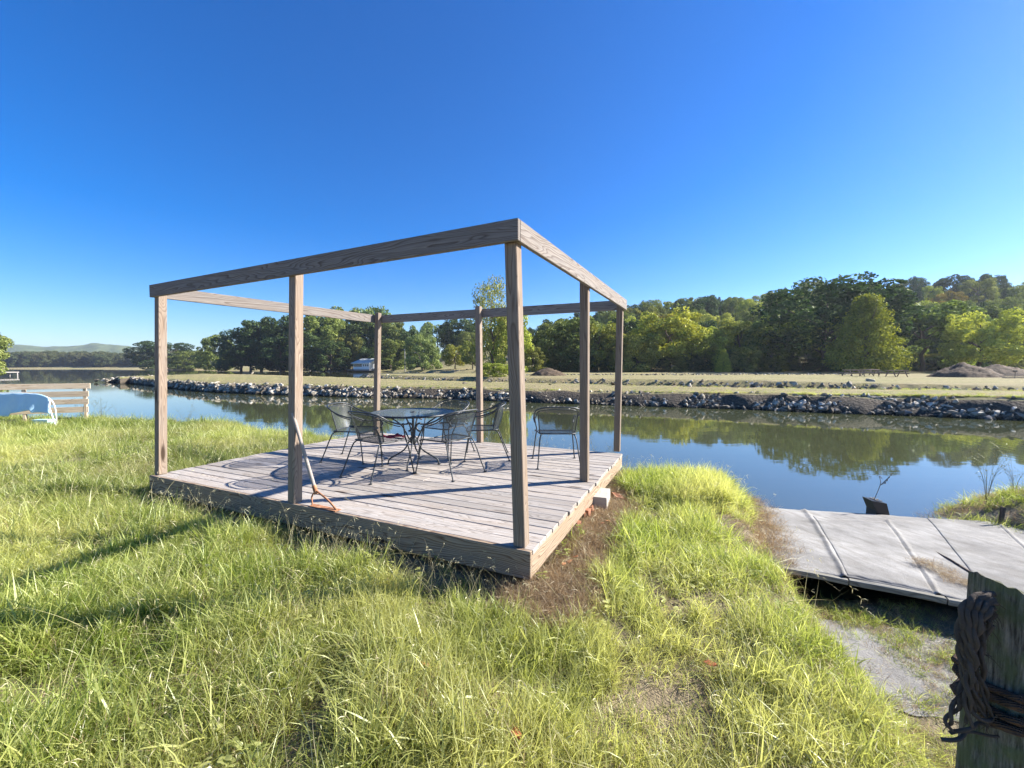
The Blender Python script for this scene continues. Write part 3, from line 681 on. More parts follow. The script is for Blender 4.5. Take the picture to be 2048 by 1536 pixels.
mb = MB(); mb.add([(-Wd / 2 - .6, -Dp / 2 - .8, .5 + Hh), (Wd / 2 + .6, -Dp / 2 - .8, .5 + Hh), (Wd / 2 + .2, Dp / 2 + .5, .5 + Hh + 2.0), (-Wd / 2 - .2, Dp / 2 + .5, .5 + Hh + 2.0),
   (-Wd / 2 - .6, -Dp / 2 - .8, .7 + Hh), (Wd / 2 + .6, -Dp / 2 - .8, .7 + Hh), (Wd / 2 + .2, Dp / 2 + .5, .7 + Hh + 2.0), (-Wd / 2 - .2, Dp / 2 + .5, .7 + Hh + 2.0)], [(0, 3, 2, 1), (4, 5, 6, 7), (0, 1, 5, 4), (1, 2, 6, 5), (2, 3, 7, 6), (3, 0, 4, 7)]); mb.build('roof', M['roofm'], e)
mb = MB(); mb.add([(Wd / 2 - .05, -Dp / 2, .5 + Hh), (Wd / 2 - .05, Dp / 2, .5 + Hh), (Wd / 2 - .05, Dp / 2, 2.4 + Hh)], [(0, 1, 2)]); mb.add([(-Wd / 2 + .05, -Dp / 2, .5 + Hh), (-Wd / 2 + .05, Dp / 2, .5 + Hh), (-Wd / 2 + .05, Dp / 2, 2.4 + Hh)], [(0, 2, 1)]); mb.build('gable', M['siding'], e)
mb = MB(); mb.box((-1.6, -Dp / 2 - .02, 2.2), (3.9, .06, 1.15)); mb.build('screened_opening', M['glass'], e)
for k in range(3):
    mb = MB(); mb.box((1.2 + k * .95, -Dp / 2 - .03, 2.15), (.72, .06, .95)); wdw = mb.build('window', M['siding'], e)
    mb = MB(); mb.box((1.2 + k * .95, -Dp / 2 - .07, 2.15), (.56, .04, .78)); mb.build('pane', M['glass'], wdw)
mb = MB(); mb.box((0, -Dp / 2 - 1.2, .3), (Wd + 3, 1.8, .15)); mb.build('dock_platform', M['greywood'], e)
tag(e, 'small white boathouse with a pale sloping roof across the cove', 'boathouse')
e = empty('utility_pole', gat(810, 158) * 1.0); mb = MB(); mb.tube([(0, 0, -1), (0, 0, 9)], .16, 7); mb.build('pole', M['greywood'], e); mb = MB(); mb.box((0, 0, 8.2), (1.8, .12, .12)); mb.build('crossarm', M['greywood'], e)
tag(e, 'pale utility pole standing between trees on the cove shore', 'pole')
# little dock far off at the left edge
e = empty('swim_dock', at(0, 752, 0)); 
mb = MB(); mb.box((-1.5, 0, .85), (7, 4, .18)); mb.build('deck_top', M['greywood'], e)
for sx in (-4.6, 0, 1.8):
    mb = MB(); mb.tube([(sx, -1.8, -.5), (sx, -1.8, .8)], .12, 6); mb.tube([(sx, 1.8, -.5), (sx, 1.8, .8)], .12, 6); mb.build('pile', M['greywood'], e)
mb = MB(); mb.box((-1.5, -1.9, .25), (7, .1, .3)); mb.build('skirt_board', M['greywood'], e)
tag(e, 'low grey dock far out on the lake at the left edge', 'dock')

# ------------------------------------------------------------------ the deck
DZ = .79; TOPZ = 3.11
N_, L_, R_ = at(1060, 1105, DZ), at(298, 951, DZ), at(1245, 907, DZ); B_ = L_ + R_ - N_
def quad(a, b, c, d, s, t_): return (a.lerp(b, s)).lerp(d.lerp(c, s), t_)   # s along NL, t along NR
def dq(s, t_, dz=0): return quad(N_, L_, B_, R_, s, t_) + Vector((0, 0, dz))
u_ = (L_ - N_).normalized(); v_ = (R_ - N_).normalized(); WL = (L_ - N_).length; DD = (R_ - N_).length
deck = empty('wooden_deck', (N_ + L_ + R_ + B_) / 4 - Vector((0, 0, .25)))
tag(deck, 'weathered grey wooden deck with an open frame of posts and beams', 'deck')
INV = Matrix.Translation(-deck.location)
def board(name, a, b, w, th, mat, up=Vector((0, 0, 1)), parent=deck, bev=.004, bow=0):
    """board from a to b (centre line); w across, th along up"""
    a, b = Vector(a), Vector(b); x = (b - a); L = x.length; x.normalize(); z = (up - x * up.dot(x)).normalized(); y = z.cross(x)
    bm = bmesh.new(); bmesh.ops.create_cube(bm, size=1); bmesh.ops.scale(bm, vec=(L, w, th), verts=bm.verts)
    if bev: bmesh.ops.bevel(bm, geom=bm.edges[:], offset=bev, segments=1, affect='EDGES')
    if bow:
        es = [e_ for e_ in bm.edges if abs((e_.verts[0].co - e_.verts[1].co).x) > L * .5]; bmesh.ops.subdivide_edges(bm, edges=es, cuts=8)
        for v in bm.verts: v.co.z += bow * math.cos(v.co.x / L * math.pi); v.co.y += bow * .7 * math.sin(v.co.x / L * 5)
    me = bpy.data.meshes.new(name); bm.to_mesh(me); bm.free(); me.materials.append(mat)
    o = bpy.data.objects.new(name, me); COL.objects.link(o)
    Mx = Matrix((x, y, z)).transposed().to_4x4(); Mx.translation = (a + b) / 2
    o.parent = parent; o.matrix_parent_inverse = Matrix.Identity(4); o.matrix_local = (parent.matrix_local if False else Matrix.Translation(parent.location) @ parent.rotation_euler.to_matrix().to_4x4()).inverted() @ Mx
    return o
RIMT = .040
nb = 25; t0 = RIMT / DD
for i in range(nb):
    ta = t0 + (1 - t0) * i / nb; tb = t0 + (1 - t0) * (i + 1) / nb; tm = (ta + tb) / 2; w = (tb - ta) * DD - rng.uniform(.005, .009)
    e0 = rng.uniform(-.004, .016); e1 = rng.uniform(-.01, .02)
    a = dq(0, tm) - u_ * e0; b = dq(1, tm) + u_ * e1; dz = -.019 + rng.uniform(-.0025, .0025)
    tilt = Vector((0, 0, 1)) + v_ * rng.uniform(-.012, .012)
    # most rows are two boards butted at a joint
    if rng.random() < .6:
        s = rng.choice([.35, .5, .62]) + rng.uniform(-.02, .02); m1 = a.lerp(b, s - .0006); m2 = a.lerp(b, s + .0006)
        board('plank', a + Vector((0, 0, dz)), m1 + Vector((0, 0, dz)), w, .036, M['plank'], tilt)
        board('plank', m2 + Vector((0, 0, dz + .001)), b + Vector((0, 0, dz + .001)), w * rng.uniform(.985, 1), .036, M['plank'], tilt)
    else: board('plank', a + Vector((0, 0, dz)), b + Vector((0, 0, dz)), w, .036, M['plank'], tilt, bow=rng.uniform(-.003, .003))
H = .205
fr = board('front_board', dq(0, 0) + v_ * RIMT / 2 - Vector((0, 0, H / 2 - .002)) - u_ * .002, dq(1, 0) + v_ * RIMT / 2 - Vector((0, 0, H / 2 - .002)), RIMT - .003, H, M['rim'])
fr['label'] = 'long front edge board with swirling grain, in shade'
sr = board('side_board', dq(0, 0) + v_ * (RIMT + .004) + u_ * .022 - Vector((0, 0, .038 + .083)), dq(0, 1) - v_ * .02 + u_ * .022 - Vector((0, 0, .038 + .083)), .038, .165, M['rim']); sr['label'] = 'sunlit side edge board with bold brown grain'
board('side_board', dq(1, 0) + v_ * (RIMT + .004) - u_ * .022 - Vector((0, 0, .121)), dq(1, 1) - u_ * .022 - Vector((0, 0, .121)), .038, .165, M['rim'])
board('back_board', dq(0, 1) - v_ * .02 + u_ * .044 - Vector((0, 0, .121)), dq(1, 1) - v_ * .02 - u_ * .044 - Vector((0, 0, .121)), .038, .165, M['rim'])
for k in range(1, 8):
    s = k / 8; board('joist', dq(s, 0) + v_ * .06 - Vector((0, 0, .115)), dq(s, 1) - v_ * .06 - Vector((0, 0, .115)), .038, .14, M['post'])
# beams
bN, bL, bR = at(1036, 435, TOPZ), at(298, 570, TOPZ), at(1254, 600, TOPZ); bB = at(757, 631, TOPZ) + (at(757, 631, TOPZ) - (bN + bL + bR) / 3).normalized() * .05
BH = .150; bz = Vector((0, 0, -BH / 2)); bu = (bL - bN).normalized(); bv = (bR - bN).normalized()
bb = board('beam', bN + bv * .019 + bz, bL + bv * .019 + bz, .038, BH, M['beam'], bow=.0); bb['label'] = 'front top beam in shade'
bb = board('beam', bN + bv * .040 + bu * .019 + bz, bR + bu * .019 + bz, .038, BH, M['beam']); bb['label'] = 'right top beam with bold knotty grain in the sun'
board('beam', bR - bv * .019 + bu * .040 + bz, bB - bv * .019 + bz, .038, BH, M['beam'])
board('beam', bL + bv * .040 - bu * .019 + bz, bB - bv * .040 - bu * .019 + bz, .038, BH, M['beam'])
# posts: base on the deck, top inside the beams
PW = .092; ins = .038 + PW / 2 + .001
def bq(s, t_): return quad(bN, bL, bB, bR, s, t_)
def post(base, top, over=0.0, label=None):
    base = Vector((base.x, base.y, DZ - .001)); top = Vector((top.x, top.y, TOPZ - .012 + over)); x = top - base
    o = board('post', base, top, PW, PW, M['post'], up=u_, bev=.005)
    if label: o['label'] = label
    return o
post(at(1043, 1090, DZ), bN + bu * ins + bv * ins, label='nearest corner post')
post(at(322, 948, DZ), bL - bu * ins + bv * ins)
post(at(590, 1004, DZ), bN.lerp(bL, .475) + bv * ins, label='front middle post with a long crack, a tool leans on it')
post(at(1234, 902, DZ), bR + bu * ins - bv * ins)
post(at(1169, 961, DZ), bN.lerp(bR, .49) + bu * ins)
post(at(753, 869, DZ), bB - bu * ins - bv * ins, .05)
post(at(960, 884, DZ), bR.lerp(bB, .52) - bv * ins, .05)
for p in (dq(.02, .985), dq(.5, .97), dq(.98, .97)):
    a = Vector((p.x, p.y, DZ - .04)); g0 = float(gz(p.x, p.y)) - .2; board('support_post', a, Vector((p.x, p.y, g0)), .08, .08, M['post'], up=u_)

# blocks and bricks under the right edge
g1 = dq(0, .60); zc = float(gz(g1.x, g1.y))
def block(c, rz, size, label):
    e = empty('concrete_block', c, rz); lx, ly, lz = size; th = .032; mb = MB()
    mb.box((0, 0, 0), (lx - .006, ly - .006, lz)); mb.box((0, 0, 0), (lx, ly, lz - .008)); mb.box((0, 0, .0), (lx - .016, ly + .004, lz - .05))
    o = mb.build('shell', M['block'], e); tag(e, label, 'concrete block'); return e
ang = math.atan2(v_.y, v_.x)
pb = at(1200, 1000, .56); block(Vector((pb.x, pb.y, .555)), ang + .1, (.38, .19, .19), 'pale concrete block under the sunny side of the deck')
def brick(c, rz, tilt, label, n=4):
    bm = bmesh.new(); L, Wb, Hb = .2, .1, .06; mb = MB(); 
    mb.box((0, -.041, 0), (L, .018, Hb)); mb.box((0, .041, 0), (L, .018, Hb)); 
    for k in range(n + 1): mb.box((-L / 2 + .012 + k * (L - .024) / n, 0, 0), (.022, .064, Hb))
    bm.free(); o = mb.build('brick', M['brick']); o.location = c; o.rotation_euler = (tilt, 0, rz); tag(o, label, 'brick'); return o
p = at(1162, 1036, .5); brick((p.x, p.y, .56), ang + 1.4, R(85), 'red cored brick standing on edge under the deck side', 3)
p = at(1178, 1028, .5); brick((p.x, p.y, .545), ang + .3, 0, 'red brick lying flat beside the upright cored brick', 3)
p = at(1143, 1062, .47); brick((p.x, p.y, .54), ang + 1.2, R(80), 'half buried cored brick nearest the deck corner', 5)
p = at(1235, 1005, .45); brick((p.x, p.y, .51), ang + .5, .2, 'brick half buried in dry grass beside the concrete block', 4)

# ditch blade leaning on the front middle post
hb = at(632, 985, D=at(635, 1010, DZ).y); foot = at(648, 1008, DZ); ht = at(585, 826, D=at(590, 1004, DZ).y - .02)
e = empty('grass_whip', foot); tag(e, 'old grass whip with rusty triangular blade leaning on the front middle post', 'garden tool')
hd = MB(); hd.tube([ht - foot, hb - foot], [.016, .018], 10); h_ = hd.build('handle', M['handle'], e)
bl, br_ = at(625, 1011, DZ + .006) - foot, at(674, 1021, DZ + .006) - foot; hp = hb - foot
mb = MB(); mb.tube(smooth_path([hp + Vector((0, 0, .02)), hp.lerp(bl, .35) + (bl - br_) * .12, bl], 6), .008, 6); mb.tube(smooth_path([hp + Vector((0, 0, .02)), hp.lerp(br_, .4) + (br_ - bl) * .16, br_], 6), .009, 6); mb.tube([hp + (hp - (ht - foot)) * -.09, hp + (hp - (ht - foot)) * .02], .021, 8); mb.build('yoke', M['rust'], e)
dv = (br_ - bl).normalized(); nv = Vector((-dv.y, dv.x, 0)); mb = MB(); wv_ = .03
mb.add([bl - dv * .02 + nv * wv_, br_ + dv * .02 + nv * wv_, br_ + dv * .01 - nv * wv_, bl - dv * .01 - nv * wv_] + [q + Vector((0, 0, .006)) for q in (bl - dv * .02 + nv * wv_, br_ + dv * .02 + nv * wv_, br_ + dv * .01 - nv * wv_, bl - dv * .01 - nv * wv_)], [(0, 3, 2, 1), (4, 5, 6, 7), (0, 1, 5, 4), (1, 2, 6, 5), (2, 3, 7, 6), (3, 0, 4, 7)]); mb.build('blade', M['rust'], e)

# ------------------------------------------------------------------ patio furniture
def add_uv(me, uvf):
    uv = me.uv_layers.new(name='UVMap')
    for lp in me.loops: uv.data[lp.index].uv = uvf(lp.vertex_index)
def make_chair():
    e = empty('mesh_armchair', (0, 0, 0)); ir = M['iron']
    # seat: dished expanded metal, front (+y) waterfall
    n = 14; vs = []; uvs = []
    def seat_pt(a, b):
        w = .235 + .035 * (b * .5 + .5); x = a * w; y = -.215 + (b * .5 + .5) * .45; cr = (abs(a) ** 4) * .03; y -= cr * b * .8
        z = .425 - .022 * (1 - a * a) * (1 - b * b) - .02 * max(0, b - .6) ** 2 * 6 + .008 * max(0, -b - .6); return Vector((x, y, z))
    for i in range(n):
        for j in range(n):
            a, b = i / (n - 1) * 2 - 1, j / (n - 1) * 2 - 1; p = seat_pt(a, b); vs.append(p); uvs.append((p.x, p.y))
    fs = [(i * n + j, (i + 1) * n + j, (i + 1) * n + j + 1, i * n + j + 1) for i in range(n - 1) for j in range(n - 1)]
    mb = MB(); mb.add(vs, fs, True); o = mb.build('seat', M['expanded'], e); add_uv(o.data, lambda k: uvs[k])
    ring = [seat_pt(a, -1) for a in np.linspace(-1, 1, 9)] + [seat_pt(1, b) for b in np.linspace(-.8, .8, 8)] + [seat_pt(a, 1) for a in np.linspace(1, -1, 9)] + [seat_pt(-1, b) for b in np.linspace(.8, -.8, 8)]
    mb = MB(); mb.tube(ring, .009, 6, closed=True); mb.build('seat_frame', ir, e)
    # barrel back: rim sweeps from the arm tips over the top
    half = [(.285, .17, .615), (.300, .03, .63), (.302, -.12, .68), (.284, -.235, .745), (.20, -.30, .778), (.09, -.325, .785), (0, -.33, .787)]
    rim = smooth_path(half + [(-x, y, z) for x, y, z in half[-2::-1]], 4)
    mb = MB(); mb.tube(rim, .010, 7); inner = [Vector((p.x * .93, p.y * .93 + .004, p.z - .028)) for p in rim[3:-3]]; mb.tube(inner, .0065, 5)
    for sx in (-1, 1): mb.tube(smooth_path([(sx * .285, .17, .625), (sx * .285, .225, .612), (sx * .283, .255, .575), (sx * .275, .235, .535), (sx * .265, .205, .52)], 5), [.012] * 21, 7)
    mb.build('back_rim', ir, e)
    m = len(inner); K = 9; vs = []; uvs = []
    lo, hi = int(m * .225), m - 1 - int(m * .225)
    idx = list(range(lo, hi + 1))
    for ii, i in enumerate(idx):
        tt = ii / (len(idx) - 1) * 2 - 1; base = Vector((-tt * .235, -.205 + .03 * abs(tt) ** 3 * 2 - .02 * (1 - tt * tt), .43)); top = inner[i]
        for k in range(K):
            f = k / (K - 1); p = base.lerp(top, f); p.y -= .018 * math.sin(f * math.pi) * (1 - tt * tt); vs.append(p); uvs.append((tt * .3, f * .38))
    fs = [(a * K + k, (a + 1) * K + k, (a + 1) * K + k + 1, a * K + k + 1) for a in range(len(idx) - 1) for k in range(K - 1)]
    mb = MB(); mb.add(vs, fs, True); o = mb.build('backrest', M['expanded'], e); add_uv(o.data, lambda k: uvs[k])
    mb = MB()
    for cidx in (0, len(idx) - 1): mb.tube([vs[cidx * K + k] for k in range(K)], .008, 6)
    mb.build('back_stay', ir, e)
    for sx in (-1, 1):
        mb = MB(); mb.tube(smooth_path([(sx * .285, .10, .632), (sx * .272, .13, .53), (sx * .25, .17, .43), (sx * .262, .20, .33), (sx * .285, .235, .12), (sx * .30, .255, .004)], 5), .0085, 6)
        mb.tube([(sx * .30, .255, 0), (sx * .30, .255, .008)], .02, 8); mb.build('leg', ir, e)
        mb = MB(); mb.tube(smooth_path([(sx * .19, -.12, .42), (sx * .225, -.20, .405), (sx * .245, -.245, .32), (sx * .262, -.31, .15), (sx * .28, -.37, .004)], 5), .0085, 6)
        mb.tube([(sx * .28, -.37, 0), (sx * .28, -.37, .008)], .02, 8); mb.build('leg', ir, e)
    return e
ch0 = make_chair()
CH = [((.60, 5.62), 0.02, 'black mesh armchair standing alone near the right side of the deck'),
      ((-2.22, 5.85), math.atan2(-.98, -.12), 'black mesh armchair on the left side of the round table'),
      ((-1.60, 5.02), math.atan2(-.56, .83), 'black mesh armchair front left of the table, red cloth on its seat'),
      ((-.80, 5.12), math.atan2(.80, .60), 'black mesh armchair at the front right of the table, back to the nearest post'),
      ((-.42, 5.98), math.atan2(.95, -.05), 'black mesh armchair drawn back to the right of the table, by the nearest post'),
      ((-1.02, 6.22), math.atan2(.55, -.83), 'black mesh armchair tucked behind the right half of the table')]
for i, ((x, y), rz, lb) in enumerate(CH):
    o = ch0 if i == 0 else copy_tree(ch0); o.location = (x, y, DZ + .001); o.rotation_euler = (0, 0, rz); tag(o, lb, 'chair', 'black mesh armchairs on the deck')
# table
tc = Vector((-1.325, 5.52, DZ + .001)); e = empty('round_patio_table', tc, R(8)); TRr = .54; TH = .70
mb = MB(); vs = [(0, 0, TH)]; n = 40; uvs = [(0, 0)]
for r_ in (.12, .25, .38, .5, TRr):
    for k in range(n): a = 2 * math.pi * k / n; vs.append((math.cos(a) * r_, math.sin(a) * r_, TH + .003)); uvs.append((math.cos(a) * r_, math.sin(a) * r_))
fs = [(0, 1 + k, 1 + (k + 1) % n) for k in range(n)] + [(1 + j * n + k, 1 + (j + 1) * n + k, 1 + (j + 1) * n + (k + 1) % n, 1 + j * n + (k + 1) % n) for j in range(4) for k in range(n)]
mb.add(vs, fs, True); o = mb.build('tabletop', M['tabletop'], e); add_uv(o.data, lambda k: uvs[k])
mb = MB(); mb.tube([(math.cos(a) * TRr, math.sin(a) * TRr, TH - .006) for a in np.linspace(0, 2 * math.pi, 49)[:-1]], .014, 8, closed=True)
mb.tube([(math.cos(a) * .03, math.sin(a) * .03, TH + .004) for a in np.linspace(0, 2 * math.pi, 17)[:-1]], .008, 6, closed=True); mb.build('rim', M['iron'], e)
for k in range(4):
    a = k * math.pi / 2 + R(-98); c, s = math.cos(a), math.sin(a)
    prof = smooth_path([(.40, TH - .01), (.30, .63), (.15, .52), (.075, .38), (.055, .33), (.075, .27), (.13, .19), (.24, .12), (.32, .07), (.345, .004)], 4)
    mb = MB(); mb.tube([(p.x * c, p.x * s, p.y) for p in [Vector((q[0], q[1], 0)) for q in prof]], .0105, 6); mb.tube([(.345 * c, .345 * s, 0), (.345 * c, .345 * s, .01)], .02, 8); mb.build('leg', M['iron'], e)
mb = MB(); mb.tube([(0, 0, .27), (0, 0, .30), (0, 0, .33), (0, 0, .36), (0, 0, .39)], [.02, .045, .055, .045, .02], 12); mb.tube([(0, 0, .39), (0, 0, TH - .005)], .016, 8); mb.build('umbrella_tube', M['iron'], e)
tag(e, 'round black mesh patio table with curved iron legs', 'table')
# red cloth on chair seat
t = NT('red_cloth'); t.bsdf(t.mix(t.noise(t.co('Object'), 20), (.32, .03, .05), (.50, .07, .09)), .9); M['red'] = t.m
bm = bmesh.new(); bmesh.ops.create_grid(bm, x_segments=20, y_segments=14, size=.5)
for v in bm.verts:
    x, y = v.co.x, v.co.y; v.co = Vector((x * .26, y * .13, .018 + .03 * abs(mnoise.noise(Vector((x * 5, y * 5, 2)))) + .028 * math.sin(x * 9) * math.cos(y * 6) ** 2 * .6))
me = bpy.data.meshes.new('red_cloth'); bm.to_mesh(me); bm.free(); o = obj_from('crumpled_cloth', me, M['red'])
for pl_ in me.polygons: pl_.use_smooth = True
sl = o.modifiers.new('thick', 'SOLIDIFY'); sl.thickness = .006
o.location = (-1.475, 5.13, DZ + .425); o.rotation_euler.z = .35; tag(o, 'crumpled dark red cloth lying on a mesh chair seat', 'cloth')

# ------------------------------------------------------------------ slat railing and cloth-covered bench on the left bank
def gnear(p): return Vector((p.x, p.y, float(gz(p.x, p.y))))
DF = 12.0
pa, pbb = at(-160, 800, D=DF - 1.4), at(180, 800, D=DF); pa.z = pbb.z = 0
ax = (pbb - pa).normalized(); e = empty('slat_railing', pbb); zf_ = lambda y_: at(180, y_, D=DF).z
tag(e, 'pale new-wood slat railing on the bank at the left edge', 'railing')
for (y1, y2, x2) in ((766.5, 777, 182), (782, 793, 178), (797.5, 807.5, 177), (813, 824, 176), (834, 846, 150)):
    z1, z2 = zf_(y2), zf_(y1); end = at(x2, 800, D=DF); end.z = (z1 + z2) / 2; st = pa.copy(); st.z = end.z
    board('slat', st, end, .03, z2 - z1, M['new_and_sunlit_wood'], parent=e)
bk = Vector((-ax.y, ax.x, 0)) * .05
for px_ in (172, 85, 0, -90):
    q = pbb - ax * ((180 - px_) / FPX * DF); board('rail_post', q + bk + Vector((0, 0, .1)), q + bk + Vector((0, 0, zf_(768))), .09, .06, M['new_and_sunlit_wood'], up=ax, parent=e)
# bench with cover
t = NT('blue_cloth'); n1 = t.noise(t.co('Object', (1, 1, 1)), 3, 4); t.bsdf(t.mix(n1, (.36, .60, .74), (.54, .73, .82)), .85, t.bump(n1, .5, .04)); M['bluec'] = t.m
t = NT('white_tube'); t.bsdf((.75, .74, .70), .4); M['whitet'] = t.m
D1 = 11.2; q0 = at(50, 850, D=D1); base = gnear(q0); e = empty('garden_swing_bench', base)
def lp(px, py, D=D1): return at(px, py, D=D) - base
mb = MB(); mb.tube(smooth_path([lp(-80, 789), lp(-20, 786), lp(40, 786), lp(80, 790), lp(100, 798), lp(109, 812), lp(112, 830), Vector((lp(114, 850).x, lp(114, 850).y, 0))], 5), .014, 8); mb.build('frame', M['whitet'], e)
mb = MB(); mb.tube([lp(98, 814, D1 - .25), Vector((lp(112, 851, D1 - .25).x, lp(112, 851, D1 - .25).y, -.02))], .017, 8); mb.build('leg', M['whitet'], e)
mb = MB(); mb.tube([lp(100, 800), lp(98, 814, D1 - .25)], .017, 8); mb.build('brace', M['whitet'], e)
N1, N2 = 40, 14; vs = []; 
for i in range(N1):
    for j in range(N2):
        f = i / (N1 - 1); g = j / (N2 - 1); px = -80 + f * 180; top = 787 + 10 * max(0, (px - 70) / 30) ** 2; bot = 829 - 4 * math.sin(f * 9) - (6 if 60 > px > 20 else 0)
        p = lp(px, top + (bot - top) * g, D1 - .03 - .10 * g + .035 * math.sin(f * 26 + g * 2 + 2 * math.sin(f * 9)) * g); vs.append(p)
mb = MB(); mb.add(vs, [(i * N2 + j, (i + 1) * N2 + j, (i + 1) * N2 + j + 1, i * N2 + j + 1) for i in range(N1 - 1) for j in range(N2 - 1)], True); o = mb.build('cover', M['bluec'], e); m_ = o.modifiers.new('thick', 'SOLIDIFY'); m_.thickness = .01
tag(e, 'white tube-framed garden bench draped with a pale blue cover', 'bench')
e2 = empty('pale_blue_box', gnear(at(88, 853, D=11.3))); mb = MB(); mb.box((0, 0, .07), (.42, .2, .13)); mb.build('body', M['bluec'], e2); mb = MB(); mb.box((0, 0, .145), (.44, .22, .02)); mb.build('lid', M['bluec'], e2)
tag(e2, 'small pale blue box in the grass under the covered bench', 'box')

# ------------------------------------------------------------------ ramp of grey sheets by the water
t = NT('grey_sheet'); v = t.co('World'); n1 = t.noise(t.co('World', (1, 1, 1)), 1.7, 6, .65); n2 = t.noise(v, 70, 4, .7); n3 = t.noise(t.co('World', (2.2, .6, 1)), 5, 5, .6)
col = t.mix(t.ramp(n1, [(.35, 0), (.65, 1)]), (.18, .172, .155), (.34, .328, .30)); col = t.mix(t.ramp(n3, [(.45, 0), (.75, .7)]), col, (.15, .135, .11))
t.bsdf(col, .92, t.bump(t.math('ADD', n2, t.math('MULTIPLY', n1, 2.)), .9, .008)); M['sheet'] = t.m
P0, P1 = at(1530, 1128, .36), at(1975, 1212, .36); P2, P3 = at(2330, 1062, .04), at(1525, 1013, .05)   # front left, front right, back right, back left
P1 = P0 + (P1 - P0) * 2.1
ramp = empty('sheet_covered_ramp', (P0 + P1 + P2 + P3) / 4); tag(ramp, 'low ramp covered in overlapping pale grey sheets at the water edge', 'ramp')
def rp(s, t_): return (P0.lerp(P1, s)).lerp(P3.lerp(P2, s), t_)
def SURF(s, t_):
    """height of the covered surface above the ramp's plane: soft folds run along the seams"""
    p = rp(s, t_); z = .014 * mnoise.noise(Vector((p.x * 1.3, p.y * 1.3, 0))) + .004 * mnoise.noise(Vector((p.x * 5, p.y * 5, 0))) + .0015 * mnoise.noise(Vector((p.x * 17, p.y * 17, 0)))
    w_ = .004 * mnoise.noise(Vector((t_ * 6, 1, 0)))
    for l0, sl, ta, tb, hh in ((.19, -.075, 0, 1, .016), (.385, -.06, 0, .8, .013), (.66, -.05, .0, 1, .016), (.83, -.03, .2, .9, .010)):
        if ta - .02 < t_ < tb + .02:
            d_ = s - (l0 + sl * t_ + w_); z += hh * (math.exp(-(d_ / .006) ** 2) + (.45 * math.exp(-d_ / .05) if d_ > 0 else 0) * 1)
    if .12 < s < .34: z += .010 * math.exp(-((t_ - .80 - .01 * math.sin(s * 40)) / .012) ** 2)
    if t_ > .95: z -= .03 * (t_ - .95) / .05
    return z
def sheet(a0, a1, b0, b1, lift, n1_, n2_):
    vs = []
    for i in range(n1_):
        for j in range(n2_):
            a, b = i / (n1_ - 1), j / (n2_ - 1); t_ = b0 + (b1 - b0) * b; s_0, s_1 = a0(t_), a1(t_); s = s_0 + (s_1 - s_0) * a; e_ = min(a, 1 - a, b, 1 - b)
            t_ += .008 * mnoise.noise(Vector((s * 25, lift * 999, 0))) * (b > .9 or b < .1)
            vs.append(rp(s, t_) + Vector((0, 0, .016 + SURF(s, t_) + lift * min(1, .25 + e_ * 30))) - ramp.location)
    mb = MB(); mb.add(vs, [(i * n2_ + j, (i + 1) * n2_ + j, (i + 1) * n2_ + j + 1, i * n2_ + j + 1) for i in range(n1_ - 1) for j in range(n2_ - 1)], True)
    o = mb.build('sheet', M['sheet'], ramp); m = o.modifiers.new('thick', 'SOLIDIFY'); m.thickness = .003; m.offset = -1; return o
sheet(lambda t_: -.01, lambda t_: 1.0, .0, 1.0, 0, 300, 60)
sheet(lambda t_: .20 - .075 * t_, lambda t_: .378 - .06 * t_, .012, .79, .006, 60, 50)
sheet(lambda t_: .49 - .05 * t_, lambda t_: .655 - .05 * t_, .10, .985, .006, 50, 50)
for k in range(5):
    a, b = rp(k / 5, .0), rp((k + 1) / 5 - .002, .0); f_ = (P0 - P3).normalized() * .025
    board('edge_timber', a + f_ + Vector((0, 0, -.012 + .006 * (k % 2))), b + f_ + Vector((0, 0, -.010)), .05, .042, M['oldtimber'], parent=ramp, bow=.004)
mb = MB(); c8 = [rp(0, .03), rp(1, .03), rp(1, .97), rp(0, .97)]
mb.add([p - ramp.location + Vector((0, 0, -.022)) for p in c8] + [p - ramp.location - Vector((0, 0, .06)) for p in c8], [(0, 1, 2, 3), (7, 6, 5, 4), (0, 4, 5, 1), (1, 5, 6, 2), (2, 6, 7, 3), (3, 7, 4, 0)]); mb.build('base_panel', M['greywood'], ramp)
# pale sheet remnant on the low ground
n1_ = 26; vs = []
q4 = [at(1540, 1205, .24), at(2040, 1290, .19), at(2030, 1450, .19), at(1690, 1390, .22)]
for i in range(n1_):
    for j in range(n1_):
        a, b = i / (n1_ - 1), j / (n1_ - 1); p = q4[0].lerp(q4[1], a).lerp(q4[3].lerp(q4[2], a), b); z = float(gz(p.x, p.y)) + .008 + .012 * mnoise.noise(Vector((p.x * 4, p.y * 4, 0))); e_ = .04 * mnoise.noise(Vector((a * 6, b * 6, 3))); vs.append((p.x + e_, p.y + e_, z))
mb = MB(); mb.add(vs, [(i * n1_ + j, (i + 1) * n1_ + j, (i + 1) * n1_ + j + 1, i * n1_ + j + 1) for i in range(n1_ - 1) for j in range(n1_ - 1)], True); o = mb.build('loose_sheet', M['sheet']); tag(o, 'pale worn sheet lying on the low ground before the ramp', 'sheet')
# dark board or stick lying on the ramp
mb = MB(); a_, b_ = at(1848, 1092, .2), at(1965, 1160, .33); mb.tube([a_, a_.lerp(b_, .5) + Vector((.01, .01, .012)), b_], [.008, .009, .012], 6); o = mb.build('dark_stick', M['bark']); tag(o, 'long dark stick lying along a seam of the ramp', 'stick')

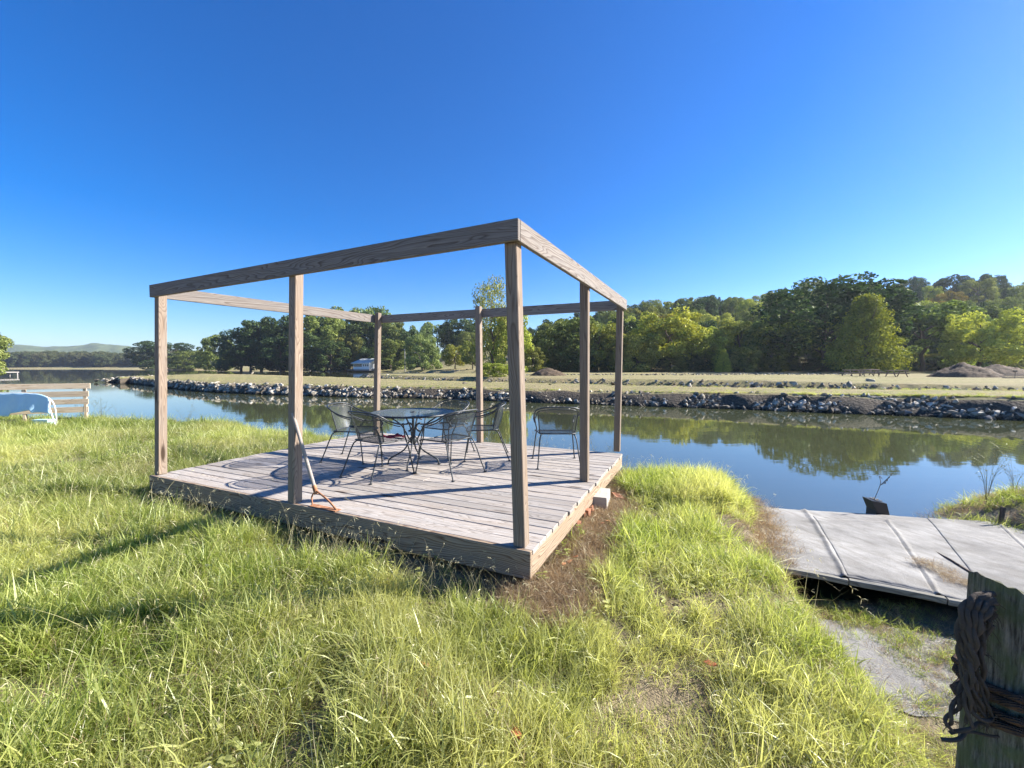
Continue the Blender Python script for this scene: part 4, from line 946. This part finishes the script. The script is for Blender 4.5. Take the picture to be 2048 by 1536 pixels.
# black box standing in the water with a dead sprig
t = NT('black_plastic'); t.bsdf((.012, .013, .015), .35, None, .5); M['blackp'] = t.m
pbx = at(1757, 1035, 0); e = empty('black_box', pbx, R(-8)); k = pbx.y / FPX
mb = MB(); Wb, Hb = 28 * k, 37 * k
f4 = [(-.6, -.12), (.52, -.2), (.22, 1.02), (-.85, .98), (-.45, .45)]
pr = [(-.45, -.25), (.62, -.25), (.22, .88), (-.72, 1.0), (-.42, .45)]
mb.add([(x * Wb, -.08, z * Hb) for x, z in pr] + [(x * Wb, .12, z * Hb) for x, z in pr], [(0, 1, 2, 3, 4), (9, 8, 7, 6, 5), (0, 5, 6, 1), (1, 6, 7, 2), (2, 7, 8, 3), (3, 8, 9, 4), (4, 9, 5, 0)]); mb.build('body', M['blackp'], e)
mb = MB(); mb.tube(smooth_path([(-.3 * Wb, .02, .9 * Hb), (-.1 * Wb, .02, 1.3 * Hb), (.05 * Wb, 0, 1.9 * Hb), (-.05 * Wb, 0, 2.3 * Hb), (.15 * Wb, 0, 2.15 * Hb)], 4), .004, 5)
for k_ in range(4): mb.tube([(.05 * Wb, 0, 1.8 * Hb), (.35 * Wb + .03 * k_, .01 * k_, (1.9 + .15 * k_) * Hb)], .0025, 4); mb.tube([(.35 * Wb + .03 * k_, .01 * k_, (1.88 + .15 * k_) * Hb), (.35 * Wb + .03 * k_, .01 * k_, (1.97 + .15 * k_) * Hb)], .007, 5)
mb.build('dead_sprig', M['bark'], e); mb = MB(); 
for k_ in range(16): mb.box((-.2 * Wb + rng.uniform(-.2, .2) * Wb, rng.uniform(-.05, .1), .97 * Hb), (.02, .02, .012)); 
mb.build('silt', M['sheet'], e)
tag(e, 'tilted black plastic box standing in the water with a dead sprig on top', 'box')
o = MB(); p = at(2002, 1042, .15); o.box((0, 0, .07), (.045, .03, .22)); o = o.build('wooden_stake', M['bark']); o.location = p; o.rotation_euler = (0, .15, .2); tag(o, 'short dark stake in the bank beyond the ramp', 'stake')

# ------------------------------------------------------------------ mossy post with rope, right foreground
t = NT('mossy_wood'); v = t.co('Object', (22, 22, 2.2)); n1 = t.noise(v, 3, 6, .75); n2 = t.noise(t.co('Object'), 14, 5)
t.bsdf(t.mix(t.ramp(n2, [(.42, 0), (.62, .9)]), t.mix(t.ramp(n1, [(.38, 0), (.62, 1)]), (.05, .042, .03), (.36, .32, .25)), t.mix(n1, (.07, .09, .03), (.22, .24, .12))), .95, t.bump(t.math('ADD', n1, n2), 1, .02)); M['moss'] = t.m
t = NT('dark_rope'); w_ = t.n('TexWave', bands_direction='DIAGONAL'); t.l(t.co('Object'), w_.inputs['Vector']); w_.inputs['Scale'].default_value = 55
t.bsdf(t.mix(t.noise(t.co('Object'), 30), (.04, .026, .018), (.17, .10, .065)), .95, t.bump(w_.outputs['Fac'], 1, .006)); M['rope'] = t.m
t = NT('rotten_cloth'); n1 = t.noise(t.co('Object'), 18, 6, .7); t.bsdf(t.mix(n1, (.022, .018, .014), (.13, .10, .075)), .98, t.bump(n1, 1, .01)); M['rag'] = t.m
Dm = 1.30; rad = .105; pm = at(2038, 1160, D=Dm); zb = -.05; mp_ = empty('mooring_post', (pm.x, pm.y, zb)); tag(mp_, 'dark mossy wooden post bound with old rope, cut by the right edge', 'post')
mb = MB(); n = 40; rings_ = 46; vs = []
def top_z(x): return at(1972 + (x + rad) / (2 * rad) * 60, 1153 + 34 * min(1, (x + rad) / rad * 1.15) + 30 * max(0, x / rad - .2), D=Dm).z - zb
for i in range(rings_):
    f = i / (rings_ - 1)
    for k in range(n):
        a = 2 * math.pi * k / n; cx_, sy_ = math.cos(a), math.sin(a); sq = 1 / max(abs(cx_), abs(sy_)) * .55 + .45
        r_ = rad * sq * .93 * (1 + .07 * mnoise.noise(Vector((cx_ * 1.5, sy_ * 1.5, f * 2))) + .05 * mnoise.noise(Vector((cx_ * 9, sy_ * 9, f * 2.5))) - .03 * (k % 5 == 0)) * (1.1 - .16 * f)
        x, y = cx_ * r_, sy_ * r_; z = f * top_z(x) + (.012 * mnoise.noise(Vector((cx_ * 6, sy_ * 6, 2))) if i == rings_ - 1 else 0); vs.append((x, y, z))
fs = [(i * n + k, i * n + (k + 1) % n, (i + 1) * n + (k + 1) % n, (i + 1) * n + k) for i in range(rings_ - 1) for k in range(n)]; vs.append((0, 0, top_z(0) - .01)); c_ = len(vs) - 1
fs += [((rings_ - 1) * n + k, (rings_ - 1) * n + (k + 1) % n, c_) for k in range(n)]
mb.add(vs, fs, False); mb.build('timber', M['moss'], mp_)
rope = empty('old_rope', (pm.x, pm.y, 0)); tag(rope, 'old dark rope coiled around the mossy post', 'rope')
for k_, (yy, tl) in enumerate(((1385, .12), (1410, .10), (1434, .13), (1458, .08))):
    z = at(2038, yy, D=Dm - .1).z; pts = []
    for i in range(33):
        a = 2 * math.pi * i / 32; sq = 1 / max(abs(math.cos(a)), abs(math.sin(a))) * .5 + .5; rr_ = rad * sq * (1.02 + .05 * math.sin(i * 1.3 + k_)); pts.append((math.cos(a) * rr_, math.sin(a) * rr_, z + tl * .4 * math.cos(a + .3) + .006 * math.sin(3 * a + k_ * 2)))
    mb = MB(); mb.tube(pts, .0115 + .002 * (k_ % 2), 8); mb.build('coil', M['rope'], rope)
# frayed bundle of rope and netting hanging left of the post
rag = empty('frayed_rope_bundle', (pm.x, pm.y, 0)); tag(rag, 'frayed black rope bundle hanging in strands left of the mossy post', 'rope')
main = [((1985, 1188), (1950, 1196), (1928, 1222), (1921, 1270), (1924, 1310), (1930, 1345), (1926, 1380), (1912, 1412), (1897, 1440), (1899, 1458)),
        ((1985, 1195), (1955, 1206), (1936, 1232), (1930, 1275), (1933, 1315), (1937, 1350), (1940, 1385), (1944, 1425)), ((1988, 1202), (1962, 1216), (1945, 1240), (1938, 1280), (1940, 1320), (1943, 1352), (1952, 1392), (1968, 1430)),
        ((1986, 1215), (1965, 1232), (1953, 1262), (1946, 1290), (1946, 1325), (1938, 1360), (1935, 1400), (1938, 1450)), ((1990, 1225), (1966, 1245), (1960, 1272), (1956, 1290)), ((1975, 1240), (1962, 1290), (1958, 1330), (1966, 1370), (1974, 1410), (1976, 1450)),
        ((1980, 1250), (1968, 1300), (1963, 1345), (1970, 1385), (1978, 1430)), ((1938, 1400), (1955, 1432), (1982, 1440), (2005, 1432)), ((1905, 1470), (1930, 1455), (1960, 1450), (1995, 1452)), ((1888, 1480), (1915, 1474), (1950, 1466), (1990, 1470))]
for si, st in enumerate(main):
    pts = smooth_path([at(x, y, D=Dm - .03 - .008 * (si % 4)) - Vector((pm.x, pm.y, 0)) for x, y in st], 6); m = len(pts)
    for q in range(2 if si < 6 else 1):
        ph = q * math.pi; pp = [p + Vector((math.cos(i * .5 + ph + si) * .007, math.sin(i * .5 + ph + si) * .007, 0)) * (q or si > 3 or 1) for i, p in enumerate(pts)]
        mb = MB(); mb.tube(pp, [(.0082 if si < 4 else .0062) * (1 + .18 * mnoise.noise(Vector((i * .5, si, q)))) * (1 - .45 * (i / m) ** 2) for i in range(m)], 7); mb.build('strand', M['rag'], rag)
rf = random.Random(3); mb = MB()
for si, st in enumerate(main[:7]):
    pts = smooth_path([at(x, y, D=Dm - .04) - Vector((pm.x, pm.y, 0)) for x, y in st], 6)
    for q in range(26):
        p = pts[rf.randrange(len(pts))]; d = Vector((rf.gauss(0, .6), rf.gauss(0, .5), rf.gauss(-.8, .5))) * .028; mb.tube([p, p + d * .6 + Vector((rf.gauss(0, .004), 0, 0)), p + d], [.0013, .001, .0006], 3)
o = mb.build('fray', M['rag'], rag); o['kind'] = 'stuff'

# ------------------------------------------------------------------ grass
def blade_mesh(name, seed, nblades, rad, hmin, hmax, wid, droop, mat, seg=4, lean=.5, seeds=0):
    rs = np.random.RandomState(seed); V = []; F = []; Tn = []
    for b in range(nblades):
        r0 = rad * math.sqrt(rs.rand()); a0 = rs.rand() * 6.283; p = np.array([math.cos(a0) * r0, math.sin(a0) * r0, -.02]); L = rs.uniform(hmin, hmax)
        th = rs.rand() * 6.283; el = R(90) - abs(rs.randn()) * lean; d = np.array([math.cos(th) * math.cos(el), math.sin(th) * math.cos(el), math.sin(el)])
        side = np.cross(d, [0, 0, 1.]); side = side / (np.linalg.norm(side) + 1e-6); ph = rs.rand() * 6.28; side = side * math.cos(ph) + np.cross(d, side) * math.sin(ph)
        w = wid * rs.uniform(.6, 1.4); base = len(V); tn = np.clip(rs.rand(), 0, 1); dr = droop * rs.uniform(.4, 1.6); tw = rs.randn(3) * .12
        for s in range(seg + 1):
            f = s / seg; ww = w * (1 - f ** 2.2) * (.7 + .6 * f * (1 - f) * 4 * .3)
            if s == seg: V.append(p); Tn.append(min(1, tn + .1))
            else: V += [p - side * ww / 2, p + side * ww / 2]; Tn += [tn * .8 + .2 * f] * 2
            p = p + d * L / seg; d = d + np.array([math.cos(th) * dr * .5, math.sin(th) * dr * .5, -dr]) * .5 + tw * f; d /= np.linalg.norm(d)
            if p[2] < .004 and s > 0: d[2] = abs(d[2]) * .3
        for s in range(seg - 1): q = base + 2 * s; F += [(q, q + 1, q + 3), (q, q + 3, q + 2)]
        q = base + 2 * (seg - 1); F.append((q, q + 1, q + 2))
        if seeds and b % 2 == 0:
            tip = V[base + 2 * seg]
            for k in range(seeds):
                dd = d * .5 + rs.randn(3) * .55; dd /= np.linalg.norm(dd); l = rs.uniform(.02, .05); sd_ = np.cross(dd, rs.randn(3)); sd_ /= np.linalg.norm(sd_) + 1e-6
                b0 = len(V); V += [tip, tip + dd * l * .5 + sd_ * .0018, tip + dd * l * .5 - sd_ * .0018, tip + dd * l + np.array([0, 0, -.3 * l])]; Tn += [.8, .9, .9, 1.]; F += [(b0, b0 + 1, b0 + 2), (b0 + 1, b0 + 3, b0 + 2)]
    return tri_mesh(name, np.array(V), np.array(F), np.array(Tn), mat)
G = [blade_mesh('grass_tuft', s, 70, .12, .07, .21, .0046, .5, M['grass'], 4, .75) for s in range(5)]
G += [blade_mesh('grass_tall', 20 + s, 50, .10, .14, .31, .0056, .42, M['grass'], 5, .6) for s in range(3)]
G += [blade_mesh('grass_broad', 30 + s, 14, .05, .14, .30, .012, .30, M['grass'], 5, .5) for s in range(2)]
G += [blade_mesh('grass_straw', 40 + s, 60, .13, .08, .20, .0032, .6, M['drygrass'], 4, .95) for s in range(3)]      # 10,11,12
G += [blade_mesh('grass_stalks', 50 + s, 4, .12, .35, .60, .0024, .26, M['stalk'], 7, .38, 4) for s in range(4)]     # 13..16
def rosette(seed):
    rs = np.random.RandomState(seed); V = []; F = []; Tn = []
    for b in range(11):
        a = rs.rand() * 6.28; L = rs.uniform(.05, .12); w = L * rs.uniform(.16, .26); el = rs.uniform(.2, 1.1); c = np.array([math.cos(a), math.sin(a), 0]); sd = np.array([-math.sin(a), math.cos(a), 0]); b0 = len(V)
        for f, ww in ((0, .15), (.35, .9), (.7, 1.), (1, 0)):
            q = c * L * f * math.cos(el) + np.array([0, 0, L * f * math.sin(el) - .05 * f * f]) + np.array([0, 0, .03 + .05 * (b % 3)]); V += [q - sd * w * ww, q + np.array([0, 0, -w * .25 * ww]), q + sd * w * ww]; Tn += [rs.rand() * .6 + .2] * 3
        for k in range(3):
            for j in range(2): q = b0 + k * 3 + j; F += [(q, q + 1, q + 4), (q, q + 4, q + 3)]
    return tri_mesh('lawn_weed', np.array(V), np.array(F), np.array(Tn), M['grass'])
G2_ = [blade_mesh('grass_bent_stem', 80 + s, 6, .16, .38, .72, .0030, .62, M['stalk'], 9, .75, 3) for s in range(3)]
G += [rosette(60 + s) for s in range(3)]      # 17..19
G += G2_      # 20..22
def in_deck(x, y, m=0.0):
    P = np.stack([x - N_.x, y - N_.y], -1); A2 = np.linalg.inv(np.array([[u_.x, v_.x], [u_.y, v_.y]])); q = P @ A2.T
    return (q[..., 0] > -m) & (q[..., 0] < WL + m) & (q[..., 1] > -m) & (q[..., 1] < DD + m), q
def in_ramp(x, y):
    A2 = np.linalg.inv(np.array([[(P1 - P0).x, (P3 - P0).x], [(P1 - P0).y, (P3 - P0).y]])); q = np.stack([x - P0.x, y - P0.y], -1) @ A2.T
    return (q[..., 0] > .0) & (q[..., 0] < 1.3) & (q[..., 1] > -.02) & (q[..., 1] < 1.05)
PP = []; RO = []; SCL = []; IX = []
def put(x, y, idx, s, sz=None, tilt=.15, dz=0):
    n = len(x); z = gz(x, y) + dz; PP.append(np.stack([x, y, z], 1)); RO.append(np.stack([nr.randn(n) * tilt, nr.randn(n) * tilt, nr.rand(n) * 6.283], 1))
    sz = s if sz is None else sz; SCL.append(np.stack([s, s, sz], 1)); IX.append(idx)
def zone(n, x0, x1, y0, y1):
    x = nr.uniform(x0, x1, n); y = nr.uniform(y0, y1, n); inside, q = in_deck(x, y, .02)
    d = np.interp(x, SHX, SHY) - y; keep = ~inside & ~in_ramp(x, y) & (d > .05) & (np.abs(x) < y * 1.5 + 1.3)
    return x[keep], y[keep], q[keep], d[keep]
def lay(n, x0, x1, y0, y1, smin, smax):
    x, y, q, d = zone(n, x0, x1, y0, y1); m = len(x)
    lowg = (x > bound_x(y) + .12) & (x < 6.6)                             # bare low ground by the ramp
    side = (q[:, 0] < 0) & (q[:, 0] > -.40) & (q[:, 1] > -.2) & (q[:, 1] < DD + .3)   # dry matted strip beside the deck
    corner = np.hypot(q[:, 0] + .15, q[:, 1] + .10) < .30
    pat = vnoise(x, y, 1.3, 21) * .6 + vnoise(x, y, 3.7, 22) * .4
    idx = np.where(nr.rand(m) < .30, nr.randint(5, 8, m), nr.randint(0, 5, m)); r = nr.rand(m)
    idx = np.where((r < .05) & (y > 1.5), nr.randint(8, 10, m), idx); idx = np.where((r > .83) & (pat > .40), nr.randint(10, 13, m), idx)
    s = nr.uniform(smin, smax, m) * (.62 + .75 * pat); dry = side | corner
    idx = np.where(dry & (nr.rand(m) < .93), nr.randint(10, 13, m), idx); s = np.where(dry, s * .72, s)
    keep = ~lowg | (nr.rand(m) < .035); s = np.where(lowg, s * .55, s); s = s * (.62 + .38 * sstep(0, .5, bound_x(y) + .12 - x + 10 * lowg)); idx = np.where(lowg & (nr.rand(m) < .5), nr.randint(10, 13, m), idx)
    near_front = (q[:, 1] < 0) & (q[:, 1] > -.30) & (q[:, 0] > -.1) & (q[:, 0] < WL + .2); keep &= ~(near_front & (nr.rand(m) < .72)); s = np.where(near_front, s * .62, s)
    gap = vnoise(x, y, 2.6, 41) * .6 + vnoise(x, y, 6, 42) * .4; keep &= ~((gap < .43) & (nr.rand(m) < .75)); s = s * (.72 + .5 * gap)
    hid = (y < .45) & (np.abs(x) < .6); keep &= ~(y < .35)
    put(x[keep], y[keep], idx[keep], s[keep])
lay(5200, -3.2, 4.2, .35, 2.6, .75, 1.15)
lay(9500, -6, 4.2, 2.2, 5.5, .8, 1.2)
lay(9000, -12, 3.6, 4.8, 9, .85, 1.3)
lay(7500, -21, -1, 8.5, 14.5, 1.0, 1.5)
lay(1500, 4.0, 12, 3.5, 7.2, .8, 1.3)
# stalks with seed heads
x, y, q, d = zone(2600, -9, 3.5, .8, 9); keep = (x < bound_x(y) + .2) & ((q[:, 0] > -.1) | (q[:, 0] < -.4) | (nr.rand(len(x)) < .5)); x, y = x[keep], y[keep]
keep = vnoise(x, y, .8, 31) + nr.rand(len(x)) * .4 > .55; x, y = x[keep], y[keep]; put(x, y, nr.randint(13, 17, len(x)), nr.uniform(.55, 1.05, len(x)), tilt=.25)
x, y, q, d = zone(2400, -7, 3.0, .5, 6.5); keep = (x < bound_x(y)) & (vnoise(x, y, 1.1, 61) > .5) & ((q[:, 0] > -.1) | (q[:, 0] < -.5)); x, y = x[keep], y[keep]; put(x, y, nr.randint(17, 20, len(x)), nr.uniform(.28, .5, len(x)), dz=.05)
x, y, q, d = zone(1300, -7, 2.6, .7, 6.5); keep = (x < bound_x(y)) & (vnoise(x, y, .9, 71) > .48) & ((q[:, 0] > -.1) | (q[:, 0] < -.5)); x, y = x[keep], y[keep]; put(x, y, nr.randint(20, 23, len(x)), nr.uniform(.6, 1.1, len(x)), tilt=.15)
# stalks in front of the deck
n = 130; s_ = nr.rand(n) * .92; pf = np.array([tuple(dq(a, 0)) for a in s_]); put(pf[:, 0] - v_.x * nr.uniform(.12, .4, n), pf[:, 1] - v_.y * nr.uniform(.12, .4, n), nr.randint(13, 17, n), nr.uniform(.5, .85, n), tilt=.2)
# dry matted straw beside the sunny side and round the near corner
n = 1500; a_ = nr.rand(n); b_ = nr.rand(n) ** 1.3 * .46; base_ = np.array([tuple(dq(0, q)) for q in a_ * 1.12 - .08]); x = base_[:, 0] - u_.x * b_; y = base_[:, 1] - u_.y * b_; put(x, y, nr.randint(10, 13, n), nr.uniform(.45, .85, n), tilt=.5)
n = 420; th_ = nr.rand(n) * 6.283; rr = np.sqrt(nr.rand(n)) * .32; x = N_.x - u_.x * .12 + np.cos(th_) * rr; y = N_.y - .12 + np.sin(th_) * rr; ins_, _ = in_deck(x, y, 0); put(x[~ins_], y[~ins_], nr.randint(10, 13, (~ins_).sum()), nr.uniform(.5, .9, (~ins_).sum()), tilt=.5)
# tufted mound right of the deck
n = 420; a = nr.rand(n) * 6.283; r = np.sqrt(nr.rand(n)); x = 2.25 + np.cos(a) * r * .75; y = 5.35 + np.sin(a) * r * .75; put(x, y, nr.randint(5, 8, n), nr.uniform(.95, 1.35, n) * (1.15 - .35 * r), dz=.05)
# creeping green on the low ground, straw by the ramp edge
n = 170; t_ = nr.rand(n); c0, c1 = at(1560, 1180, .22), at(1960, 1330, .2); x = c0.x + (c1.x - c0.x) * t_ + nr.randn(n) * .13; y = c0.y + (c1.y - c0.y) * t_ + nr.randn(n) * .13; k = ~in_ramp(x, y); put(x[k], y[k], nr.choice([0, 1, 2, 10, 11], k.sum()), nr.uniform(.3, .6, k.sum()), tilt=.5)
n = 240; t_ = nr.rand(n); c0, c1 = at(1490, 985, .2), at(1560, 1150, .34); x = c0.x + (c1.x - c0.x) * t_ + nr.randn(n) * .11; y = c0.y + (c1.y - c0.y) * t_ + nr.randn(n) * .12; PP.append(np.stack([x, y, np.maximum(gz(x, y), .10 + .26 * t_)], 1)); RO.append(nr.randn(n, 3) * [.3, .3, 3]); SCL.append(np.repeat(nr.uniform(.55, .95, n)[:, None], 3, 1)); IX.append(nr.randint(10, 13, n))
# straw on the sheets
n = 46; t_ = nr.rand(n); c0, c1 = at(1840, 1130, .31), at(1950, 1180, .33); x = c0.x + (c1.x - c0.x) * t_ + nr.randn(n) * .05; y = c0.y + (c1.y - c0.y) * t_ + nr.randn(n) * .04; PP.append(np.stack([x, y, np.full(n, .355)], 1)); RO.append(nr.randn(n, 3) * [.2, .2, 3]); SCL.append(np.repeat(nr.uniform(.35, .6, n)[:, None], 3, 1) * [1, 1, .5]); IX.append(nr.randint(10, 13, n))
# low ground around the mooring post
n = 500; x = nr.uniform(1.5, 3.4, n); y = nr.uniform(1.0, 2.4, n); k = x > bound_x(y); put(x[k], y[k], nr.choice([10, 11, 12, 0, 3], k.sum()), nr.uniform(.3, .6, k.sum()), tilt=.4)
n = 1500; x = nr.uniform(1.45, 3.3, n); y = nr.uniform(.9, 3.3, n); k = (x > bound_x(y) + .1) & (vnoise(x, y, 2.5, 51) + .25 * nr.rand(n) > .55); put(x[k], y[k], nr.choice([10, 11, 12, 10, 0, 3], k.sum()), nr.uniform(.3, .6, k.sum()), sz=nr.uniform(.15, .4, k.sum()), tilt=.3)
# right bank
n = 260; x = nr.uniform(5.6, 9, n); y = np.interp(x, SHX, SHY) - nr.uniform(.1, 1.6, n); put(x, y, nr.choice([0, 1, 5, 10, 11, 12], n), nr.uniform(.7, 1.2, n))
PP = np.concatenate(PP); RO = np.concatenate(RO); SCL = np.concatenate(SCL); IX = np.concatenate(IX)
o = scatter('grass', PP, RO, SCL, IX, G); tag(o, 'long unmown yellow-green grass with seed stalks on the near bank', 'grass')
# sparse mown tufts along the berm top edge
n = 5200; u = nr.rand(n) * (len(BF) - 2) + .3; px_ = []; 
for s in u:
    f, _ = along(BF, s); b, _ = along(BB, s); tt = 1.25 / max((b - f).length, 1.3) if rng.random() < .35 else rng.uniform(.15, .95); p = f.lerp(b, tt); px_.append((p.x, p.y, .70 + (.2 * max(0, (s - 9) / 5))))
px_ = np.array(px_); o = scatter('berm_grass', px_, np.stack([nr.randn(n) * .2, nr.randn(n) * .2, nr.rand(n) * 6.28], 1), np.repeat(nr.uniform(.4, .8, n)[:, None], 3, 1), nr.randint(0, 4, n), G[:2] + G[10:12]); tag(o, 'short tan-green mown grass on the berm across the pond', 'grass')

# ------------------------------------------------------------------ twiggy weeds along the shore
def weed_mesh(seed, h, n=9, leaves=30):
    rs = random.Random(seed); mb = MB(); tips = []
    for k in range(n):
        th = rs.uniform(0, 6.28); l = rs.uniform(.1, .45) * h; p = [Vector((0, 0, -.03)), Vector((math.cos(th) * l * .3, math.sin(th) * l * .3, h * .45)), Vector((math.cos(th) * l, math.sin(th) * l, h * rs.uniform(.7, 1.05)))]
        sp = smooth_path(p, 4); mb.tube(sp, [.0032 * (1 - i / len(sp) * .7) for i in range(len(sp))], 4)
        for q in range(4):
            b = sp[rs.randrange(3, len(sp))]; e_ = b + Vector((rs.uniform(-1, 1), rs.uniform(-1, 1), rs.uniform(.2, 1))) * .16 * h; mb.tube([b, e_], [.0018, .001], 3); tips += [e_, b.lerp(e_, .6)]
        tips.append(sp[-1])
    for t_ in tips:
        for k in range(2):
            a = Vector((rs.gauss(0, 1), rs.gauss(0, 1), rs.gauss(0, 1))).normalized() * .012; b = Vector((rs.gauss(0, 1), rs.gauss(0, 1), rs.gauss(0, 1))).normalized() * .007; c = t_ + Vector((rs.gauss(0, .012), rs.gauss(0, .012), rs.gauss(0, .02))); mb.add([c - a, c + b, c + a, c - b], [(0, 1, 2, 3)])
    me = mb.mesh('weed'); me.materials.append(M['weed']); at_ = me.attributes.new('tint', 'FLOAT', 'POINT'); at_.data.foreach_set('value', np.random.RandomState(seed).rand(len(me.vertices)).astype(np.float32)); return me
WD = [weed_mesh(s, 1.0) for s in range(4)]
for i, (px, zt, D, h, lb) in enumerate([(1062, 0, 7.4, .62, 'twiggy grey-brown weed behind the deck edge, left of the lone chair'), (1085, 0, 7.2, .55, 'bushy dry weed behind the deck edge beside the lone chair'), (1200, 0, 6.75, .60, 'tall dry weed behind the deck between the two right posts'), (1222, 0, 6.6, .55, 'dry weed with dark seed heads behind the back right post'),
        (1252, 0, 6.7, .42, 'thin weed just outside the back right corner of the deck'), (1985, 0, 5.9, .85, 'tall seed-headed weed on the bank beyond the ramp'), (2040, 0, 5.9, .6, 'thin weed at the right edge beyond the ramp'), (200, 0, 12.6, .95, 'airy twiggy weed beside the slat railing'), (232, 0, 12.6, .6, 'low airy weed right of the slat railing'), (160, 0, 12.0, .7, 'grey weed growing through the slat railing'), (370, 0, 12.0, .7, 'dark upright weed on the shore right of the leftmost post'), (285, 0, 12.6, .45, 'small twiggy weed on the shore left of the leftmost post'), (660, 0, 9.7, .4, 'wispy weed on the shore behind the front middle post')]):
    x = (px - 1024) / FPX * D; z = max(float(gz(x, D)), -.05); o = obj_from('weed', WD[i % 4]); o.location = (x, D, z); o.scale = (h * .9, h * .9, h); o.rotation_euler.z = i * 1.3; tag(o, lb, 'weed')
# a few fallen leaves
t = NT('fallen_leaf'); t.bsdf(t.mix(t.n('ObjectInfo').outputs['Random'], (.32, .10, .04), (.45, .22, .10)), .8); M['leaf'] = t.m
mb = MB(); mb.add([(-.03, 0, 0), (-.01, .02, .006), (.03, .004, .01), (.035, 0, .002), (.0, -.022, .008)], [(0, 4, 1), (1, 4, 2), (4, 3, 2)]); lf = mb.mesh('dead_leaf'); lf.materials.append(M['leaf'])
for (px, py) in ((1140, 1118), (1150, 1110), (1128, 1122), (1215, 1042), (1205, 1046), (1230, 1040), (1250, 1090), (1030, 1470), (850, 1340), (1420, 1320)):
    p = at(px, py, .56); o = obj_from('dead_leaf', lf); o.location = (p.x, p.y, float(gz(p.x, p.y)) + .05); s_ = rng.uniform(.8, 1.4); o.scale = (s_, s_, s_); o.rotation_euler = (rng.uniform(-.4, .4), rng.uniform(-.4, .4), rng.uniform(0, 6)); tag(o, 'fallen rust-brown leaf lying in the grass near the deck', 'leaf', 'fallen leaves by the deck')
# mud crumbs along the water edge of the ramp
for (px, py, s_) in ((1545, 1016, .03), (1572, 1025, .035), (1700, 1038, .05), (1738, 1040, .06), (1795, 1052, .04), (1800, 1066, .035), (1845, 1060, .05), (1870, 1066, .05), (1905, 1072, .05), (1825, 1068, .03), (1690, 1045, .03)):
    p = at(px, py, .09); o = obj_from('mud_clod', RK[rng.randrange(8)].copy() if False else RK[rng.randrange(8)]); o.location = p; o.scale = (s_ * 1.4, s_, s_ * .6); o.rotation_euler.z = rng.uniform(0, 6); tag(o, 'small clod of dried mud on the ramp near the water', 'mud clod', 'mud clods on the ramp')

# ------------------------------------------------------------------ haze
HAZE = True
if HAZE:
    t = NT('haze_air'); pv = t.n('VolumePrincipled'); pv.inputs['Color'].default_value = (.80, .88, 1.0, 1); pv.inputs['Density'].default_value = .00017; pv.inputs['Anisotropy'].default_value = .3
    t.l(pv.outputs[0], t.out.inputs['Volume']); 
    mb = MB(); mb.box((0, 1500, 74), (8600, 4400, 154)); o = mb.build('haze', t.m); o['kind'] = 'stuff'; tag(o, 'thin pale haze over the lake and hills', 'haze')
